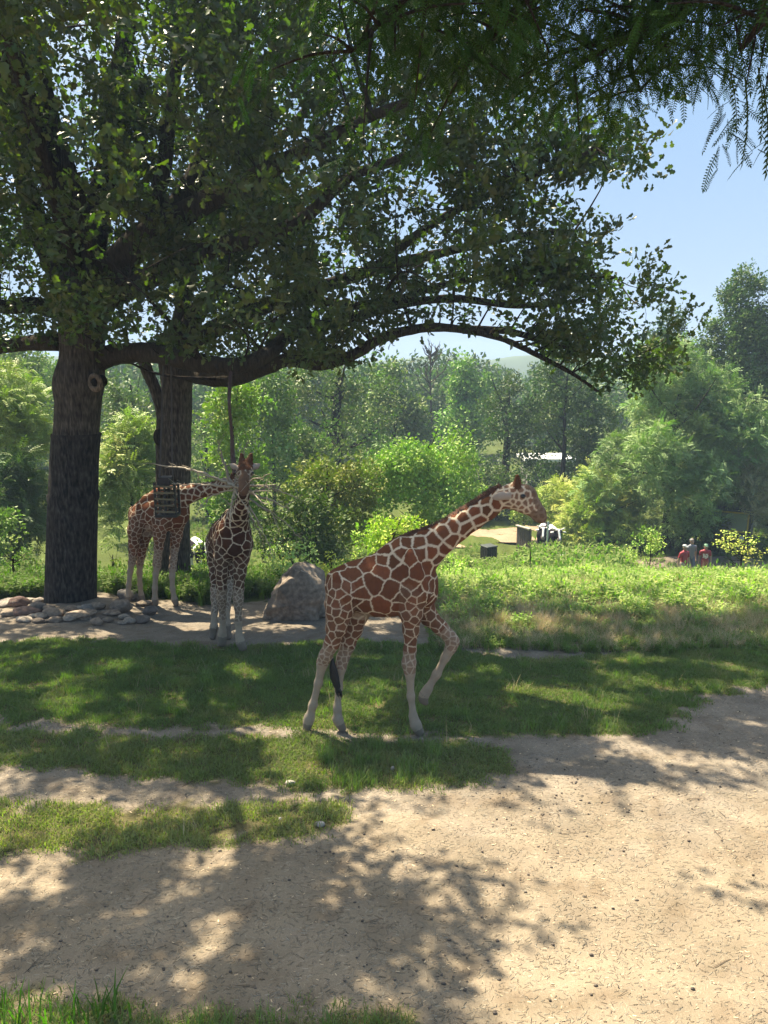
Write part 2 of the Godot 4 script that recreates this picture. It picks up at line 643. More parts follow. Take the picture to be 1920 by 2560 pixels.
# ---- bodies: capsules joined by a smooth minimum, meshed with surface nets
class Body:
	var A := PackedVector3Array()
	var BA := PackedVector3Array()
	var IBB := PackedFloat32Array()
	var RA := PackedFloat32Array()
	var RB := PackedFloat32Array()
	var N := PackedVector3Array()
	var IS := PackedFloat32Array()
	var TAG := PackedInt32Array()
	var B := PackedVector3Array()
	var MS := PackedFloat32Array()
	var v := PackedVector3Array()
	var near := PackedInt32Array()
	var idx := PackedInt32Array()

	func bone(a: Vector3, b: Vector3, ra: float, rb: float, tag := 0, n := Vector3.RIGHT, s := 1.0):
		A.append(a)
		B.append(b)
		N.append(n)
		var k := 1.0 / s - 1.0
		var ba := b - a
		ba += n * (ba.dot(n) * k)
		BA.append(ba)
		IBB.append(1.0 / maxf(ba.length_squared(), 1e-8))
		RA.append(ra)
		RB.append(rb)
		IS.append(k)
		MS.append(minf(s, 1.0))
		TAG.append(tag)

	func dist(k: int, p: Vector3) -> float:
		var pa := p - A[k]
		var n := N[k]
		pa += n * (pa.dot(n) * IS[k])
		var h := clampf(pa.dot(BA[k]) * IBB[k], 0.0, 1.0)
		return (pa - BA[k] * h).length() - lerpf(RA[k], RB[k], h)

	func build(cell: float, blend: float):
		var lo := A[0]
		var hi := A[0]
		for k in A.size():
			for e in [[A[k], RA[k]], [B[k], RB[k]]]:
				var r: float = e[1] + 2.0 * cell
				lo = lo.min(e[0] - Vector3.ONE * r)
				hi = hi.max(e[0] + Vector3.ONE * r)
		var S := 8
		var nb := Vector3i(((hi - lo) / (cell * S)).ceil())
		var nx := nb.x * S + 1
		var ny := nb.y * S + 1
		var nz := nb.z * S + 1
		var grid := PackedFloat32Array()
		grid.resize(nx * ny * nz)
		grid.fill(9.0)
		var who := PackedByteArray()
		who.resize(nx * ny * nz)
		var cellv := {}
		var half := cell * S * 0.5 * 1.7321
		var blocks := []
		for bz in nb.z:
			for by in nb.y:
				for bx in nb.x:
					var c := lo + (Vector3(bx, by, bz) + Vector3.ONE * 0.5) * (cell * S)
					var least := 9.0
					var list := PackedInt32Array()
					for k in A.size():
						var d := dist(k, c)
						if d > 0.0:
							d *= MS[k]
						if d < half + blend:
							list.append(k)
						least = minf(least, d)
					if least > half + blend * 0.5 or least < -half * 1.6:
						continue
					blocks.append([bx, by, bz])
					for z in range(bz * S, bz * S + S + 1):
						for y in range(by * S, by * S + S + 1):
							var row := (z * ny + y) * nx
							for x in range(bx * S, bx * S + S + 1):
								if grid[row + x] < 8.9:
									continue
								var p := lo + Vector3(x, y, z) * cell
								var f := 5.0
								var best := 5.0
								var bk := 0
								for k in list:
									var pa := p - A[k]
									if IS[k] != 0.0:
										pa += N[k] * (pa.dot(N[k]) * IS[k])
									var h := clampf(pa.dot(BA[k]) * IBB[k], 0.0, 1.0)
									var d := (pa - BA[k] * h).length() - RA[k] - (RB[k] - RA[k]) * h
									if d < best:
										best = d
										bk = k
									var q := blend - absf(f - d)
									f = minf(f, d)
									if q > 0.0:
										f -= q * q / (4.0 * blend)
								grid[row + x] = f
								who[row + x] = bk
		var sx := 1
		var sy := nx
		var sz := nx * ny
		var corner := [0, sx, sy, sx + sy, sz, sx + sz, sy + sz, sx + sy + sz]
		var edges := [[0, 1], [2, 3], [4, 5], [6, 7], [0, 2], [1, 3], [4, 6], [5, 7], [0, 4], [1, 5], [2, 6], [3, 7]]
		var offs := [Vector3(0, 0, 0), Vector3(1, 0, 0), Vector3(0, 1, 0), Vector3(1, 1, 0), Vector3(0, 0, 1), Vector3(1, 0, 1), Vector3(0, 1, 1), Vector3(1, 1, 1)]
		var c7 := sx + sy + sz
		var found := PackedInt32Array()
		for blk in blocks:
			for z in range(blk[2] * S, blk[2] * S + S):
				for y in range(blk[1] * S, blk[1] * S + S):
					var o: int = (z * ny + y) * nx + blk[0] * S
					for x in S:
						var neg := int(grid[o] < 0.0) + int(grid[o + 1] < 0.0) + int(grid[o + sy] < 0.0) + int(grid[o + sy + 1] < 0.0) + int(grid[o + sz] < 0.0) + int(grid[o + sz + 1] < 0.0) + int(grid[o + sz + sy] < 0.0) + int(grid[o + c7] < 0.0)
						if neg > 0 and neg < 8:
							var sum := Vector3.ZERO
							var n := 0
							for e in edges:
								var ga := grid[o + corner[e[0]]]
								var gb := grid[o + corner[e[1]]]
								if (ga < 0.0) != (gb < 0.0):
									sum += offs[e[0]].lerp(offs[e[1]], ga / (ga - gb))
									n += 1
							cellv[o] = v.size()
							found.append(o)
							v.append(lo + (Vector3(blk[0] * S + x, y, z) + sum / n) * cell)
							near.append(who[o])
						o += 1
		for o in found:
			var g0 := grid[o] < 0.0
			for ax in 3:
				var st: int = [sx, sy, sz][ax]
				if (grid[o + st] < 0.0) == g0:
					continue
				var u: int = [sy, sz, sx][ax]
				var w: int = [sz, sx, sy][ax]
				if not (cellv.has(o - u) and cellv.has(o - w) and cellv.has(o - u - w)):
					continue
				var a: int = cellv[o]
				var b: int = cellv[o - u]
				var c: int = cellv[o - u - w]
				var d: int = cellv[o - w]
				if g0:
					idx.append_array(PackedInt32Array([a, c, b, a, d, c]))
				else:
					idx.append_array(PackedInt32Array([a, b, c, a, c, d]))

	func relax(times: int):
		for t in times:
			var sum := PackedVector3Array()
			sum.resize(v.size())
			var n := PackedInt32Array()
			n.resize(v.size())
			for k in range(0, idx.size(), 3):
				var a := idx[k]
				var b := idx[k + 1]
				var c := idx[k + 2]
				sum[a] += v[b] + v[c]
				sum[b] += v[a] + v[c]
				sum[c] += v[a] + v[b]
				n[a] += 2
				n[b] += 2
				n[c] += 2
			for k in v.size():
				if n[k] > 0:
					v[k] = v[k].lerp(sum[k] / n[k], 0.5)

	func mesh(col: PackedColorArray) -> ArrayMesh:
		var b := MB.new()
		b.v = v
		b.c = col
		b.i = idx
		return b.mesh()

# region of a giraffe -> [patch spacing, half width of the pale net, how dark the patches are]
enum {BODY, NECK, HEAD, THIGH, SHIN, HORN, HOOF, EAR, MUZZLE, BELLY, KNEE, TAIL}

func chain(g: Body, pts: Array, tag: int, n: Vector3, s: float):
	# pts: [position, radius] or [position, radius, tag]
	for k in pts.size() - 1:
		var t: int = pts[k + 1][2] if pts[k + 1].size() > 2 else tag
		g.bone(pts[k][0], pts[k + 1][0], pts[k][1], pts[k + 1][1], t, n, s)

func giraffe_colors(g: Body, seed_: int, scale := 1.0, coat := 1.0) -> PackedColorArray:
	var r := RandomNumberGenerator.new()
	r.seed = seed_
	var spacing := {BODY: 0.178, NECK: 0.118, HEAD: 0.05, THIGH: 0.088, KNEE: 0.055, BELLY: 0.12, MUZZLE: 0.06}
	var width := {BODY: 0.0076, NECK: 0.0135, HEAD: 0.010, THIGH: 0.0055, KNEE: 0.007, BELLY: 0.014, MUZZLE: 0.012}
	var depth := {BODY: 1.0, NECK: 1.0, HEAD: 0.85, THIGH: 0.95, KNEE: 0.6, BELLY: 0.55, MUZZLE: 0.9}
	var cream := lin(0.50, 0.41, 0.30)
	var brown := lin(0.122 * coat, 0.046 * coat, 0.022 * coat)  # a low coat value puts the oak's shade into the patch colour
	var n := g.v.size()
	var order := PackedInt32Array(range(n))
	for k in range(n - 1, 0, -1):
		var q := r.randi() % (k + 1)
		var t := order[k]
		order[k] = order[q]
		order[q] = t
	var seeds := PackedVector3Array()
	var tone := PackedColorArray()
	var H := 0.2
	var hash_ := {}
	for k in order.slice(0, mini(n, 14000)):
		var tag := g.TAG[g.near[k]]
		if not spacing.has(tag):
			continue
		var s: float = spacing[tag] * scale
		var p := g.v[k]
		var key := Vector3i((p / H).floor())
		var ok := true
		for dx in range(-1, 2):
			for dy in range(-1, 2):
				for dz in range(-1, 2):
					for q in hash_.get(key + Vector3i(dx, dy, dz), []):
						if seeds[q].distance_squared_to(p) < s * s:
							ok = false
							break
					if not ok: break
				if not ok: break
			if not ok: break
		if ok:
			if not hash_.has(key):
				hash_[key] = []
			hash_[key].append(seeds.size())
			seeds.append(p)
			var f := 1.0 + r.randf_range(-0.22, 0.22)
			tone.append(Color(brown.r * f * (1.0 + r.randf_range(-0.08, 0.12)), brown.g * f, brown.b * f))
	var blocks := {}
	var BL := 0.1
	var out := PackedColorArray()
	out.resize(n)
	for k in n:
		var p := g.v[k]
		var tag := g.TAG[g.near[k]]
		var col := cream
		if tag == SHIN:
			col = lin(0.31, 0.25, 0.185) * (1.0 + 0.15 * fine.get_noise_3d(p.x * 9, p.y * 9, p.z * 9))
		elif tag == HORN:
			col = lin(0.075, 0.034, 0.017)
		elif tag == HOOF:
			col = lin(0.19, 0.155, 0.12)
		elif tag == EAR:
			col = lin(0.30, 0.25, 0.20)
		elif tag == TAIL:
			col = lin(0.30, 0.20, 0.13)
		if spacing.has(tag):
			var w := Vector3(fine.get_noise_3d(p.x * 9, p.y * 9, p.z * 9), fine.get_noise_3d(p.x * 9 + 50, p.y * 9, p.z * 9), fine.get_noise_3d(p.x * 9, p.y * 9 + 50, p.z * 9)) * float(spacing[tag]) * 0.11
			var pw := p + w
			var key := Vector3i((pw / BL).floor())
			if not blocks.has(key):
				var c := (Vector3(key) + Vector3.ONE * 0.5) * BL
				var dmin := 99.0
				for s in seeds:
					dmin = minf(dmin, s.distance_to(c))
				var list := PackedInt32Array()
				for q in seeds.size():
					if seeds[q].distance_to(c) < dmin + BL * 1.74 + 0.02:
						list.append(q)
				blocks[key] = list
			var best := 9.0
			var bi := 0
			var cand: PackedInt32Array = blocks[key]
			for q in cand:
				var d := seeds[q].distance_squared_to(pw)
				if d < best:
					best = d
					bi = q
			var gap := 9.0
			for q in cand:
				if q != bi:
					gap = minf(gap, (seeds[q].distance_squared_to(pw) - best) / (2.0 * seeds[q].distance_to(seeds[bi]) + 0.001))
			var wd: float = width[tag] * scale
			var f := smooth(wd - 0.003, wd + 0.004, gap) * float(depth[tag])
			var br := tone[bi]
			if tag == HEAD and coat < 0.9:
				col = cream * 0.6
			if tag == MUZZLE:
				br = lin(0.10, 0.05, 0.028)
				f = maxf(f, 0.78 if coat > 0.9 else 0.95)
			if tag == BELLY:
				col = lin(0.40, 0.33, 0.25)
			if tag == KNEE:
				col = lin(0.36, 0.295, 0.22)
			col = col.lerp(br, f)
			col = col * (1.0 + 0.14 * fine.get_noise_3d(p.x * 6, p.y * 6, p.z * 6) + 0.16 * fine.get_noise_3d(p.x * 30, p.y * 11, p.z * 30))
		col.a = 1.0
		out[k] = col
	return out

func hair_tuft(pts: Array, radii: Array, strands: int, spread: float) -> ArrayMesh:
	var b := MB.new()
	b.tube(pts, radii, 9, Color.WHITE, fine, 0.5)
	for k in strands:
		var at: int = int(pts.size() * rng.randf_range(0.35, 0.95))
		at = mini(at, pts.size() - 2)
		var d: Vector3 = (pts[at + 1] - pts[at]).normalized()
		var side := Vector3(rng.randfn(), rng.randfn() * 0.3, rng.randfn()).normalized()
		var p: Vector3 = pts[at] + side * float(radii[at]) * 0.6
		b.tube([p, p + d * 0.06 + side * spread * 0.5, p + d * 0.13 + side * spread * 0.4], [0.006, 0.005, 0.001], 4)
	return b.mesh()

func mane(line: Array, up: Vector3, height: float, half: float) -> ArrayMesh:
	# a low brush of upright hair along the back of the neck
	var b := MB.new()
	var pts := spline(line, 14)
	for k in pts.size() - 1:
		var t: Vector3 = (pts[k + 1] - pts[k])
		var side := t.cross(up).normalized()
		var nrm := side.cross(t).normalized()
		if nrm.dot(up) < 0:
			nrm = -nrm
		for h in 7:
			var p: Vector3 = pts[k] + t * rng.randf() + side * rng.randf_range(-half, half)
			var tip := p + nrm * height * rng.randf_range(0.7, 1.15) + t.normalized() * rng.randf_range(-0.03, 0.02)
			var w := t.normalized() * 0.014
			var sd := side * 0.008
			var a := [b.vert(p - w - sd - nrm * 0.03), b.vert(p + w - sd - nrm * 0.03), b.vert(p + sd * 1.5 - nrm * 0.03), b.vert(tip)]
			b.tri(a[0], a[3], a[1])
			b.tri(a[1], a[3], a[2])
			b.tri(a[2], a[3], a[0])
	return b.mesh()

func finish_giraffe(g: Body, cell: float, blend: float, seed_: int, label: String, at: Vector3, scale: float, coat := 1.0) -> Node3D:
	g.build(cell, blend)
	g.relax(1)
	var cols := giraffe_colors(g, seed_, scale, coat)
	for k in g.v.size():
		g.v[k] -= at
	var t := thing("giraffe", label, "giraffe", at, "giraffes in the enclosure")
	part("body", g.mesh(cols), M.coat, t)
	return t

func add_eye(t: Node3D, p: Vector3, r: float):
	var b := MB.new()
	b.ball(p - t.position, Vector3(r, r * 0.8, r), 8)
	part("eye", b.mesh(), M.eye, t)

func build_giraffes():
	walking_giraffe()
	facing_giraffe()
	feeding_giraffe()

func walking_giraffe():
	# crop pixels of the photograph (700 x 750 source pixels from 720, 1150, drawn 2.37 times larger)
	var d0 := -G(720 + 770 / 2.37, 1150 + 1624 / 2.37).z + 0.10
	var P := func(x: float, y: float, off: float) -> Vector3: return J(720 + x / 2.37, 1150 + y / 2.37, d0 + off)
	var mpp := m_per_px(1000, 1500, d0) / 2.37
	var g := Body.new()
	var n := Vector3(0, 0, 1)
	var C := func(a: Array, tag: int, s: float):
		var list := []
		for q in a:
			var e := [P.call(q[0], q[1], q[2]), q[3] * mpp]
			if q.size() > 4:
				e.append(q[4])
			list.append(e)
		chain(g, list, tag, n, s)
	# trunk
	C.call([[322, 738, 0.04, 98], [420, 742, 0.03, 150], [520, 752, 0.02, 170], [600, 745, 0.01, 178], [690, 712, 0.0, 172]], BODY, 0.74)
	C.call([[690, 712, 0.0, 172], [768, 735, 0.0, 120], [795, 790, 0.0, 92]], BODY, 0.66)
	C.call([[330, 722, 0.04, 92], [500, 660, 0.02, 85], [610, 600, 0.0, 92], [690, 560, 0.0, 112]], BODY, 0.6)
	C.call([[500, 800, 0.02, 120], [600, 800, 0.02, 118], [690, 790, 0.01, 110]], BELLY, 0.85)
	C.call([[735, 560, -0.20, 40], [760, 690, -0.235, 46], [790, 800, -0.20, 50]], BODY, 0.9)
	C.call([[300, 700, -0.13, 50], [345, 800, -0.17, 62]], BODY, 0.9)
	# neck
	C.call([[690, 600, 0.0, 140], [760, 575, 0.0, 128], [830, 520, 0.0, 106], [915, 462, 0.0, 86], [1000, 402, 0.0, 76], [1090, 345, 0.0, 68], [1180, 288, 0.0, 62], [1262, 228, 0.0, 56]], NECK, 0.72)
	# head
	C.call([[1262, 222, 0.0, 52], [1330, 205, 0.0, 62], [1395, 215, 0.0, 56]], HEAD, 0.74)
	C.call([[1330, 235, 0.0, 56], [1400, 258, 0.0, 52], [1450, 285, 0.0, 42]], HEAD, 0.68)
	C.call([[1425, 200, 0.0, 34, MUZZLE], [1455, 262, 0.0, 33, MUZZLE], [1492, 312, 0.0, 30, MUZZLE], [1508, 338, 0.0, 24, MUZZLE]], MUZZLE, 0.8)
	C.call([[1440, 285, 0.0, 36, MUZZLE], [1480, 332, 0.0, 26, MUZZLE], [1500, 352, 0.0, 20, MUZZLE]], MUZZLE, 0.8)
	C.call([[1410, 178, 0.0, 30], [1440, 205, 0.0, 30]], MUZZLE, 0.9)
	for s in [-1, 1]:
		C.call([[1352, 160, s * 0.04, 21], [1361, 120, s * 0.045, 11], [1358, 94, s * 0.05, 10]], HORN, 1.0)
		C.call([[1305, 212, s * 0.09, 13], [1272, 212, s * 0.13, 19], [1240, 217, s * 0.15, 17], [1212, 224, s * 0.155, 6]], EAR, 0.5)
	# legs: joint list, ending in the hoof
	var legs := [
		[[[735, 790, -0.13, 105, BODY], [730, 900, -0.15, 66, THIGH], [728, 1010, -0.13, 44, THIGH], [722, 1130, -0.11, 34, THIGH], [716, 1205, -0.10, 39, KNEE], [722, 1260, -0.09, 28, KNEE], [728, 1400, -0.09, 20, SHIN], [742, 1520, -0.09, 22, SHIN], [756, 1566, -0.09, 29, SHIN], [768, 1592, -0.09, 22, SHIN], [780, 1614, -0.09, 27, HOOF]]],
		[[[770, 800, 0.13, 90, BODY], [835, 930, 0.15, 52, THIGH], [905, 995, 0.14, 42, THIGH], [958, 1048, 0.13, 36, KNEE], [978, 1078, 0.13, 34, KNEE], [962, 1118, 0.13, 30, KNEE], [934, 1168, 0.13, 23, SHIN], [880, 1270, 0.13, 23, SHIN], [826, 1360, 0.13, 24, SHIN], [806, 1392, 0.13, 26, SHIN], [800, 1418, 0.13, 20, HOOF], [816, 1440, 0.13, 16, HOOF]]],
		[[[320, 770, -0.10, 95, BODY], [308, 880, -0.13, 80, THIGH], [290, 990, -0.13, 56, THIGH], [258, 1090, -0.12, 42, THIGH], [222, 1160, -0.11, 36, KNEE], [205, 1200, -0.11, 31, KNEE], [180, 1320, -0.10, 21, SHIN], [148, 1450, -0.09, 22, SHIN], [126, 1530, -0.08, 28, SHIN], [118, 1560, -0.08, 23, SHIN], [112, 1590, -0.08, 25, HOOF]]],
		[[[360, 790, 0.10, 100, BODY], [408, 900, 0.13, 74, BELLY], [385, 1000, 0.13, 55, THIGH], [352, 1100, 0.12, 42, THIGH], [324, 1175, 0.11, 35, KNEE], [312, 1230, 0.11, 30, KNEE], [300, 1350, 0.10, 20, SHIN], [292, 1470, 0.09, 21, SHIN], [294, 1532, 0.08, 27, SHIN], [306, 1562, 0.08, 22, SHIN], [322, 1592, 0.08, 24, HOOF]]],
	]
	var feet := [Vector2(780, 1632), Vector2.ZERO, Vector2(112, 1606), Vector2(322, 1608)]
	for k in 4:
		var js: Array = legs[k][0]
		if feet[k] != Vector2.ZERO:
			var gd := -G(720 + feet[k].x / 2.37, 1150 + feet[k].y / 2.37).z - d0
			for q in range(3, js.size()):
				js[q][2] = lerpf(js[3][2], gd, smooth(2.0, 8.0, q))
		C.call(js, THIGH, 0.9)
	# tail root and tail
	C.call([[262, 690, 0.05, 22], [243, 740, 0.05, 14], [228, 850, 0.05, 10], [232, 1000, 0.02, 8], [250, 1120, 0.0, 7], [262, 1180, -0.01, 7]], TAIL, 1.0)
	var base := on_ground(P.call(450, 1600, 0.0).x, -d0)
	var t := finish_giraffe(g, 0.0115, 0.06, 21, "young giraffe walking across the lawn with one foreleg raised", base, 1.0)
	part("tail_tuft", hair_tuft([P.call(262, 1175, -0.02) - base, P.call(266, 1230, -0.03) - base, P.call(276, 1290, -0.03) - base, P.call(292, 1345, -0.03) - base, P.call(302, 1378, -0.03) - base], [0.014, 0.042, 0.048, 0.034, 0.008], 40, 0.03), M.black_hair, t)
	var line := []
	for q in [[612, 492], [690, 448], [780, 418], [860, 388], [950, 345], [1030, 292], [1110, 242], [1190, 190], [1262, 152]]:
		line.append(P.call(q[0], q[1] + 8, 0.0) - base)
	part("mane", mane(line, Vector3(-0.5, 1, 0), 0.055, 0.022), M.hair, t)
	add_eye(t, P.call(1392, 214, -0.085), 0.033)
	add_eye(t, P.call(1392, 214, 0.085), 0.033)

func facing_giraffe():
	var s := 3.7705
	var fu := 280 + 1230 / s
	var fv := 1080 + 2046 / s
	var d0 := -G(fu, fv).z
	var P := func(x: float, y: float, off: float) -> Vector3: return J(280 + x / s, 1080 + y / s, d0 + off)
	var mpp := m_per_px(fu, 1400, d0) / s
	var g := Body.new()
	var n := Vector3(1, 0, 0)
	var C := func(a: Array, tag: int, sq: float):
		var list := []
		for q in a:
			var e := [P.call(q[0], q[1], q[2]), q[3] * mpp * (d0 + q[2]) / d0]
			if q.size() > 4:
				e.append(q[4])
			list.append(e)
		chain(g, list, tag, n, sq)
	C.call([[1150, 960, 0.12, 188], [1120, 985, 0.45, 205], [1085, 1000, 0.9, 195], [1060, 990, 1.25, 160]], BODY, 0.86)
	C.call([[1165, 1060, 0.0, 140], [1150, 1020, 0.2, 165]], BODY, 1.0)
	C.call([[1150, 860, 0.2, 150], [1176, 840, 0.0, 128], [1200, 770, -0.25, 98], [1222, 690, -0.5, 72], [1240, 590, -0.74, 60], [1252, 470, -0.95, 54], [1256, 380, -1.05, 52]], NECK, 0.85)
	# head, looking at the camera
	C.call([[1258, 330, -1.02, 55], [1254, 372, -1.12, 62]], HORN, 1.0)
	C.call([[1254, 385, -1.12, 66], [1248, 460, -1.26, 48], [1243, 520, -1.36, 40]], HEAD, 0.95)
	C.call([[1250, 400, -1.2, 36], [1244, 470, -1.32, 36], [1240, 545, -1.42, 38], [1238, 568, -1.43, 36]], MUZZLE, 1.0)
	for sd in [-1, 1]:
		C.call([[1258 + sd * 30, 320, -1.03, 24], [1262 + sd * 38, 265, -1.0, 19], [1266 + sd * 44, 215, -0.98, 19]], HORN, 1.0)
		C.call([[1254 + sd * 66, 345, -1.02, 12], [1254 + sd * 105, 324, -1.0, 20], [1254 + sd * 145, 300, -1.0, 6]], EAR, 1.0)
		C.call([[1252 + sd * 44, 372, -1.14, 30], [1250 + sd * 54, 390, -1.16, 26]], HEAD, 1.0)
	var legs := [
		[[1062, 1060, 0.05, 110, BODY], [1040, 1180, 0.03, 78, THIGH], [1036, 1330, 0.02, 58, THIGH], [1032, 1470, 0.0, 46, THIGH], [1032, 1560, 0.0, 47, KNEE], [1036, 1620, 0.0, 36, KNEE], [1042, 1760, 0.0, 30, KNEE], [1042, 1880, 0.0, 32, SHIN], [1038, 1930, -0.02, 38, SHIN], [1034, 1985, -0.05, 42, HOOF]],
		[[1225, 1060, 0.05, 110, BODY], [1218, 1180, 0.03, 76, THIGH], [1204, 1330, 0.02, 56, THIGH], [1194, 1480, 0.0, 46, THIGH], [1190, 1575, 0.0, 47, KNEE], [1190, 1640, 0.0, 36, KNEE], [1192, 1780, 0.0, 30, KNEE], [1198, 1920, 0.0, 32, SHIN], [1212, 1980, -0.02, 38, SHIN], [1232, 2030, -0.05, 42, HOOF]],
		[[1010, 1040, 1.2, 130, BODY], [985, 1200, 1.25, 86, THIGH], [985, 1340, 1.2, 62, THIGH], [978, 1480, 1.2, 46, THIGH], [972, 1560, 1.25, 40, KNEE], [966, 1700, 1.2, 28, KNEE], [960, 1840, 1.15, 34, SHIN], [950, 1925, 1.1, 36, HOOF]],
		[[1110, 1060, 1.2, 120, BODY], [1108, 1230, 1.25, 72, THIGH], [1100, 1400, 1.2, 52, THIGH], [1092, 1520, 1.2, 42, KNEE], [1084, 1660, 1.2, 29, KNEE], [1084, 1820, 1.15, 31, SHIN], [1096, 1925, 1.1, 36, HOOF]],
	]
	var feet := [Vector2(1034, 2020), Vector2(1232, 2066), Vector2(950, 1956), Vector2(1096, 1956)]
	for k in 4:
		var js: Array = legs[k]
		var gd := -G(280 + feet[k].x / s, 1080 + feet[k].y / s).z - d0
		for q in range(2, js.size()):
			js[q][2] = lerpf(js[q][2], gd, smooth(1.0, js.size() - 2.0, q))
		C.call(js, THIGH, 1.0)
	var base := on_ground(P.call(1130, 2030, 0.3).x, -(d0 + 0.4))
	var t := finish_giraffe(g, 0.0135, 0.06, 33, "giraffe facing us head on behind hanging bare branches", base, 1.0, 0.42)  # darker coat: the oak's shade over its front is put into the colour
	add_eye(t, P.call(1252 + 70, 386, -1.17), 0.028)
	add_eye(t, P.call(1252 - 74, 386, -1.17), 0.028)
	var line := []
	for q in [[1160, 720, 0.1], [1190, 690, -0.2], [1225, 600, -0.5], [1250, 480, -0.8], [1258, 330, -0.96]]:
		line.append(P.call(q[0], q[1], q[2]) - base)
	part("mane", mane(line, Vector3(0, 1, -0.6), 0.05, 0.02), M.hair, t)
	part("tail_tuft", hair_tuft([P.call(1050, 1000, 1.62) - base, P.call(1050, 1150, 1.68) - base, P.call(1052, 1300, 1.66) - base, P.call(1055, 1450, 1.6) - base], [0.02, 0.012, 0.035, 0.008], 20, 0.03), M.black_hair, t)

func feeding_giraffe():
	var s := 3.7705
	var d0 := -G(280 + 400 / s, 1080 + 1640 / s).z + 0.05
	var P := func(x: float, y: float, off: float) -> Vector3: return J(280 + x / s, 1080 + y / s, d0 + off)
	var mpp := m_per_px(400, 1400, d0) / s
	var g := Body.new()
	var n := Vector3(0, 0, 1)
	var C := func(a: Array, tag: int, sq: float):
		var list := []
		for q in a:
			var e := [P.call(q[0], q[1], q[2]), q[3] * mpp]
			if q.size() > 4:
				e.append(q[4])
			list.append(e)
		chain(g, list, tag, n, sq)
	C.call([[258, 788, 0.05, 98], [330, 775, 0.03, 128], [430, 765, 0.0, 150], [520, 770, 0.0, 156], [600, 760, 0.0, 132]], BODY, 0.74)
	C.call([[262, 760, 0.05, 84], [360, 668, 0.0, 84], [450, 620, 0.0, 88], [560, 610, 0.0, 104]], BODY, 0.6)
	C.call([[600, 760, 0.0, 120], [620, 815, 0.0, 84]], BODY, 0.7)
	C.call([[330, 850, 0.03, 84], [440, 850, 0.0, 90]], BELLY, 0.85)
	C.call([[560, 640, 0.0, 118], [640, 612, 0.0, 104], [720, 585, 0.0, 84], [800, 562, 0.0, 72], [900, 540, 0.0, 62], [1000, 520, 0.0, 56], [1070, 500, 0.0, 52]], NECK, 0.72)
	C.call([[1070, 495, 0.0, 48], [1140, 470, 0.0, 50], [1180, 500, -0.05, 44]], HEAD, 0.78)
	C.call([[1165, 500, -0.03, 40], [1200, 560, -0.1, 33], [1215, 600, -0.12, 28]], MUZZLE, 0.85)
	for sd in [-1, 1]:
		C.call([[1128, 440, sd * 0.05, 18], [1135, 395, sd * 0.06, 14]], HORN, 1.0)
		C.call([[1090, 460, sd * 0.09, 12], [1060, 452, sd * 0.14, 20], [1030, 448, sd * 0.16, 6]], EAR, 0.5)
	var legs := [
		[[455, 860, -0.14, 82, BODY], [446, 985, -0.14, 54, THIGH], [440, 1090, -0.13, 40, THIGH], [432, 1190, -0.11, 33, KNEE], [426, 1262, -0.10, 33, KNEE], [412, 1340, -0.1, 25, SHIN], [404, 1470, -0.09, 23, SHIN], [404, 1580, -0.09, 26, SHIN], [412, 1618, -0.1, 27, HOOF]],
		[[610, 860, 0.10, 80, BODY], [606, 980, 0.12, 52, THIGH], [590, 1090, 0.12, 39, THIGH], [578, 1200, 0.1, 33, KNEE], [572, 1280, 0.09, 32, KNEE], [566, 1360, 0.08, 25, SHIN], [570, 1480, 0.08, 23, SHIN], [590, 1580, 0.08, 26, SHIN], [604, 1618, 0.07, 27, HOOF]],
		[[248, 820, -0.08, 86, BODY], [216, 930, -0.12, 66, THIGH], [206, 1050, -0.12, 48, THIGH], [198, 1150, -0.11, 36, THIGH], [188, 1230, -0.1, 32, KNEE], [172, 1310, -0.1, 25, SHIN], [158, 1440, -0.09, 22, SHIN], [150, 1550, -0.09, 25, SHIN], [148, 1588, -0.1, 27, HOOF]],
		[[290, 830, 0.10, 90, BELLY], [318, 950, 0.12, 64, BELLY], [290, 1070, 0.12, 46, THIGH], [274, 1170, 0.11, 36, THIGH], [264, 1240, 0.1, 31, KNEE], [260, 1330, 0.1, 24, SHIN], [264, 1450, 0.09, 22, SHIN], [276, 1540, 0.09, 25, SHIN], [288, 1580, 0.09, 27, HOOF]],
	]
	var feet := [Vector2(412, 1640), Vector2(604, 1640), Vector2(148, 1612), Vector2(288, 1602)]
	for k in 4:
		var js: Array = legs[k]
		var gd := -G(280 + feet[k].x / s, 1080 + feet[k].y / s).z - d0
		for q in range(2, js.size()):
			js[q][2] = lerpf(js[q][2], gd, smooth(1.0, 7.0, q))
		C.call(js, THIGH, 0.92)
	C.call([[188, 730, 0.05, 20], [172, 800, 0.06, 13], [160, 900, 0.08, 9], [165, 1010, 0.08, 8]], TAIL, 1.0)
	var base := on_ground(P.call(380, 1620, 0.0).x, -d0)
	var t := finish_giraffe(g, 0.0145, 0.06, 55, "giraffe standing sideways beyond the hanging hay rack, neck stretched forward", base, 0.95)
	part("tail_tuft", hair_tuft([P.call(165, 1005, 0.08) - base, P.call(166, 1060, 0.08) - base, P.call(170, 1130, 0.08) - base, P.call(174, 1190, 0.08) - base], [0.012, 0.04, 0.04, 0.008], 24, 0.03), M.black_hair, t)
	var line := []
	for q in [[470, 548], [560, 505], [650, 506], [740, 502], [830, 492], [920, 482], [1000, 466], [1080, 450]]:
		line.append(P.call(q[0], q[1] + 8, 0.0) - base)
	part("mane", mane(line, Vector3(-0.1, 1, 0), 0.055, 0.022), M.hair, t)
	add_eye(t, P.call(1160, 478, -0.09), 0.026)

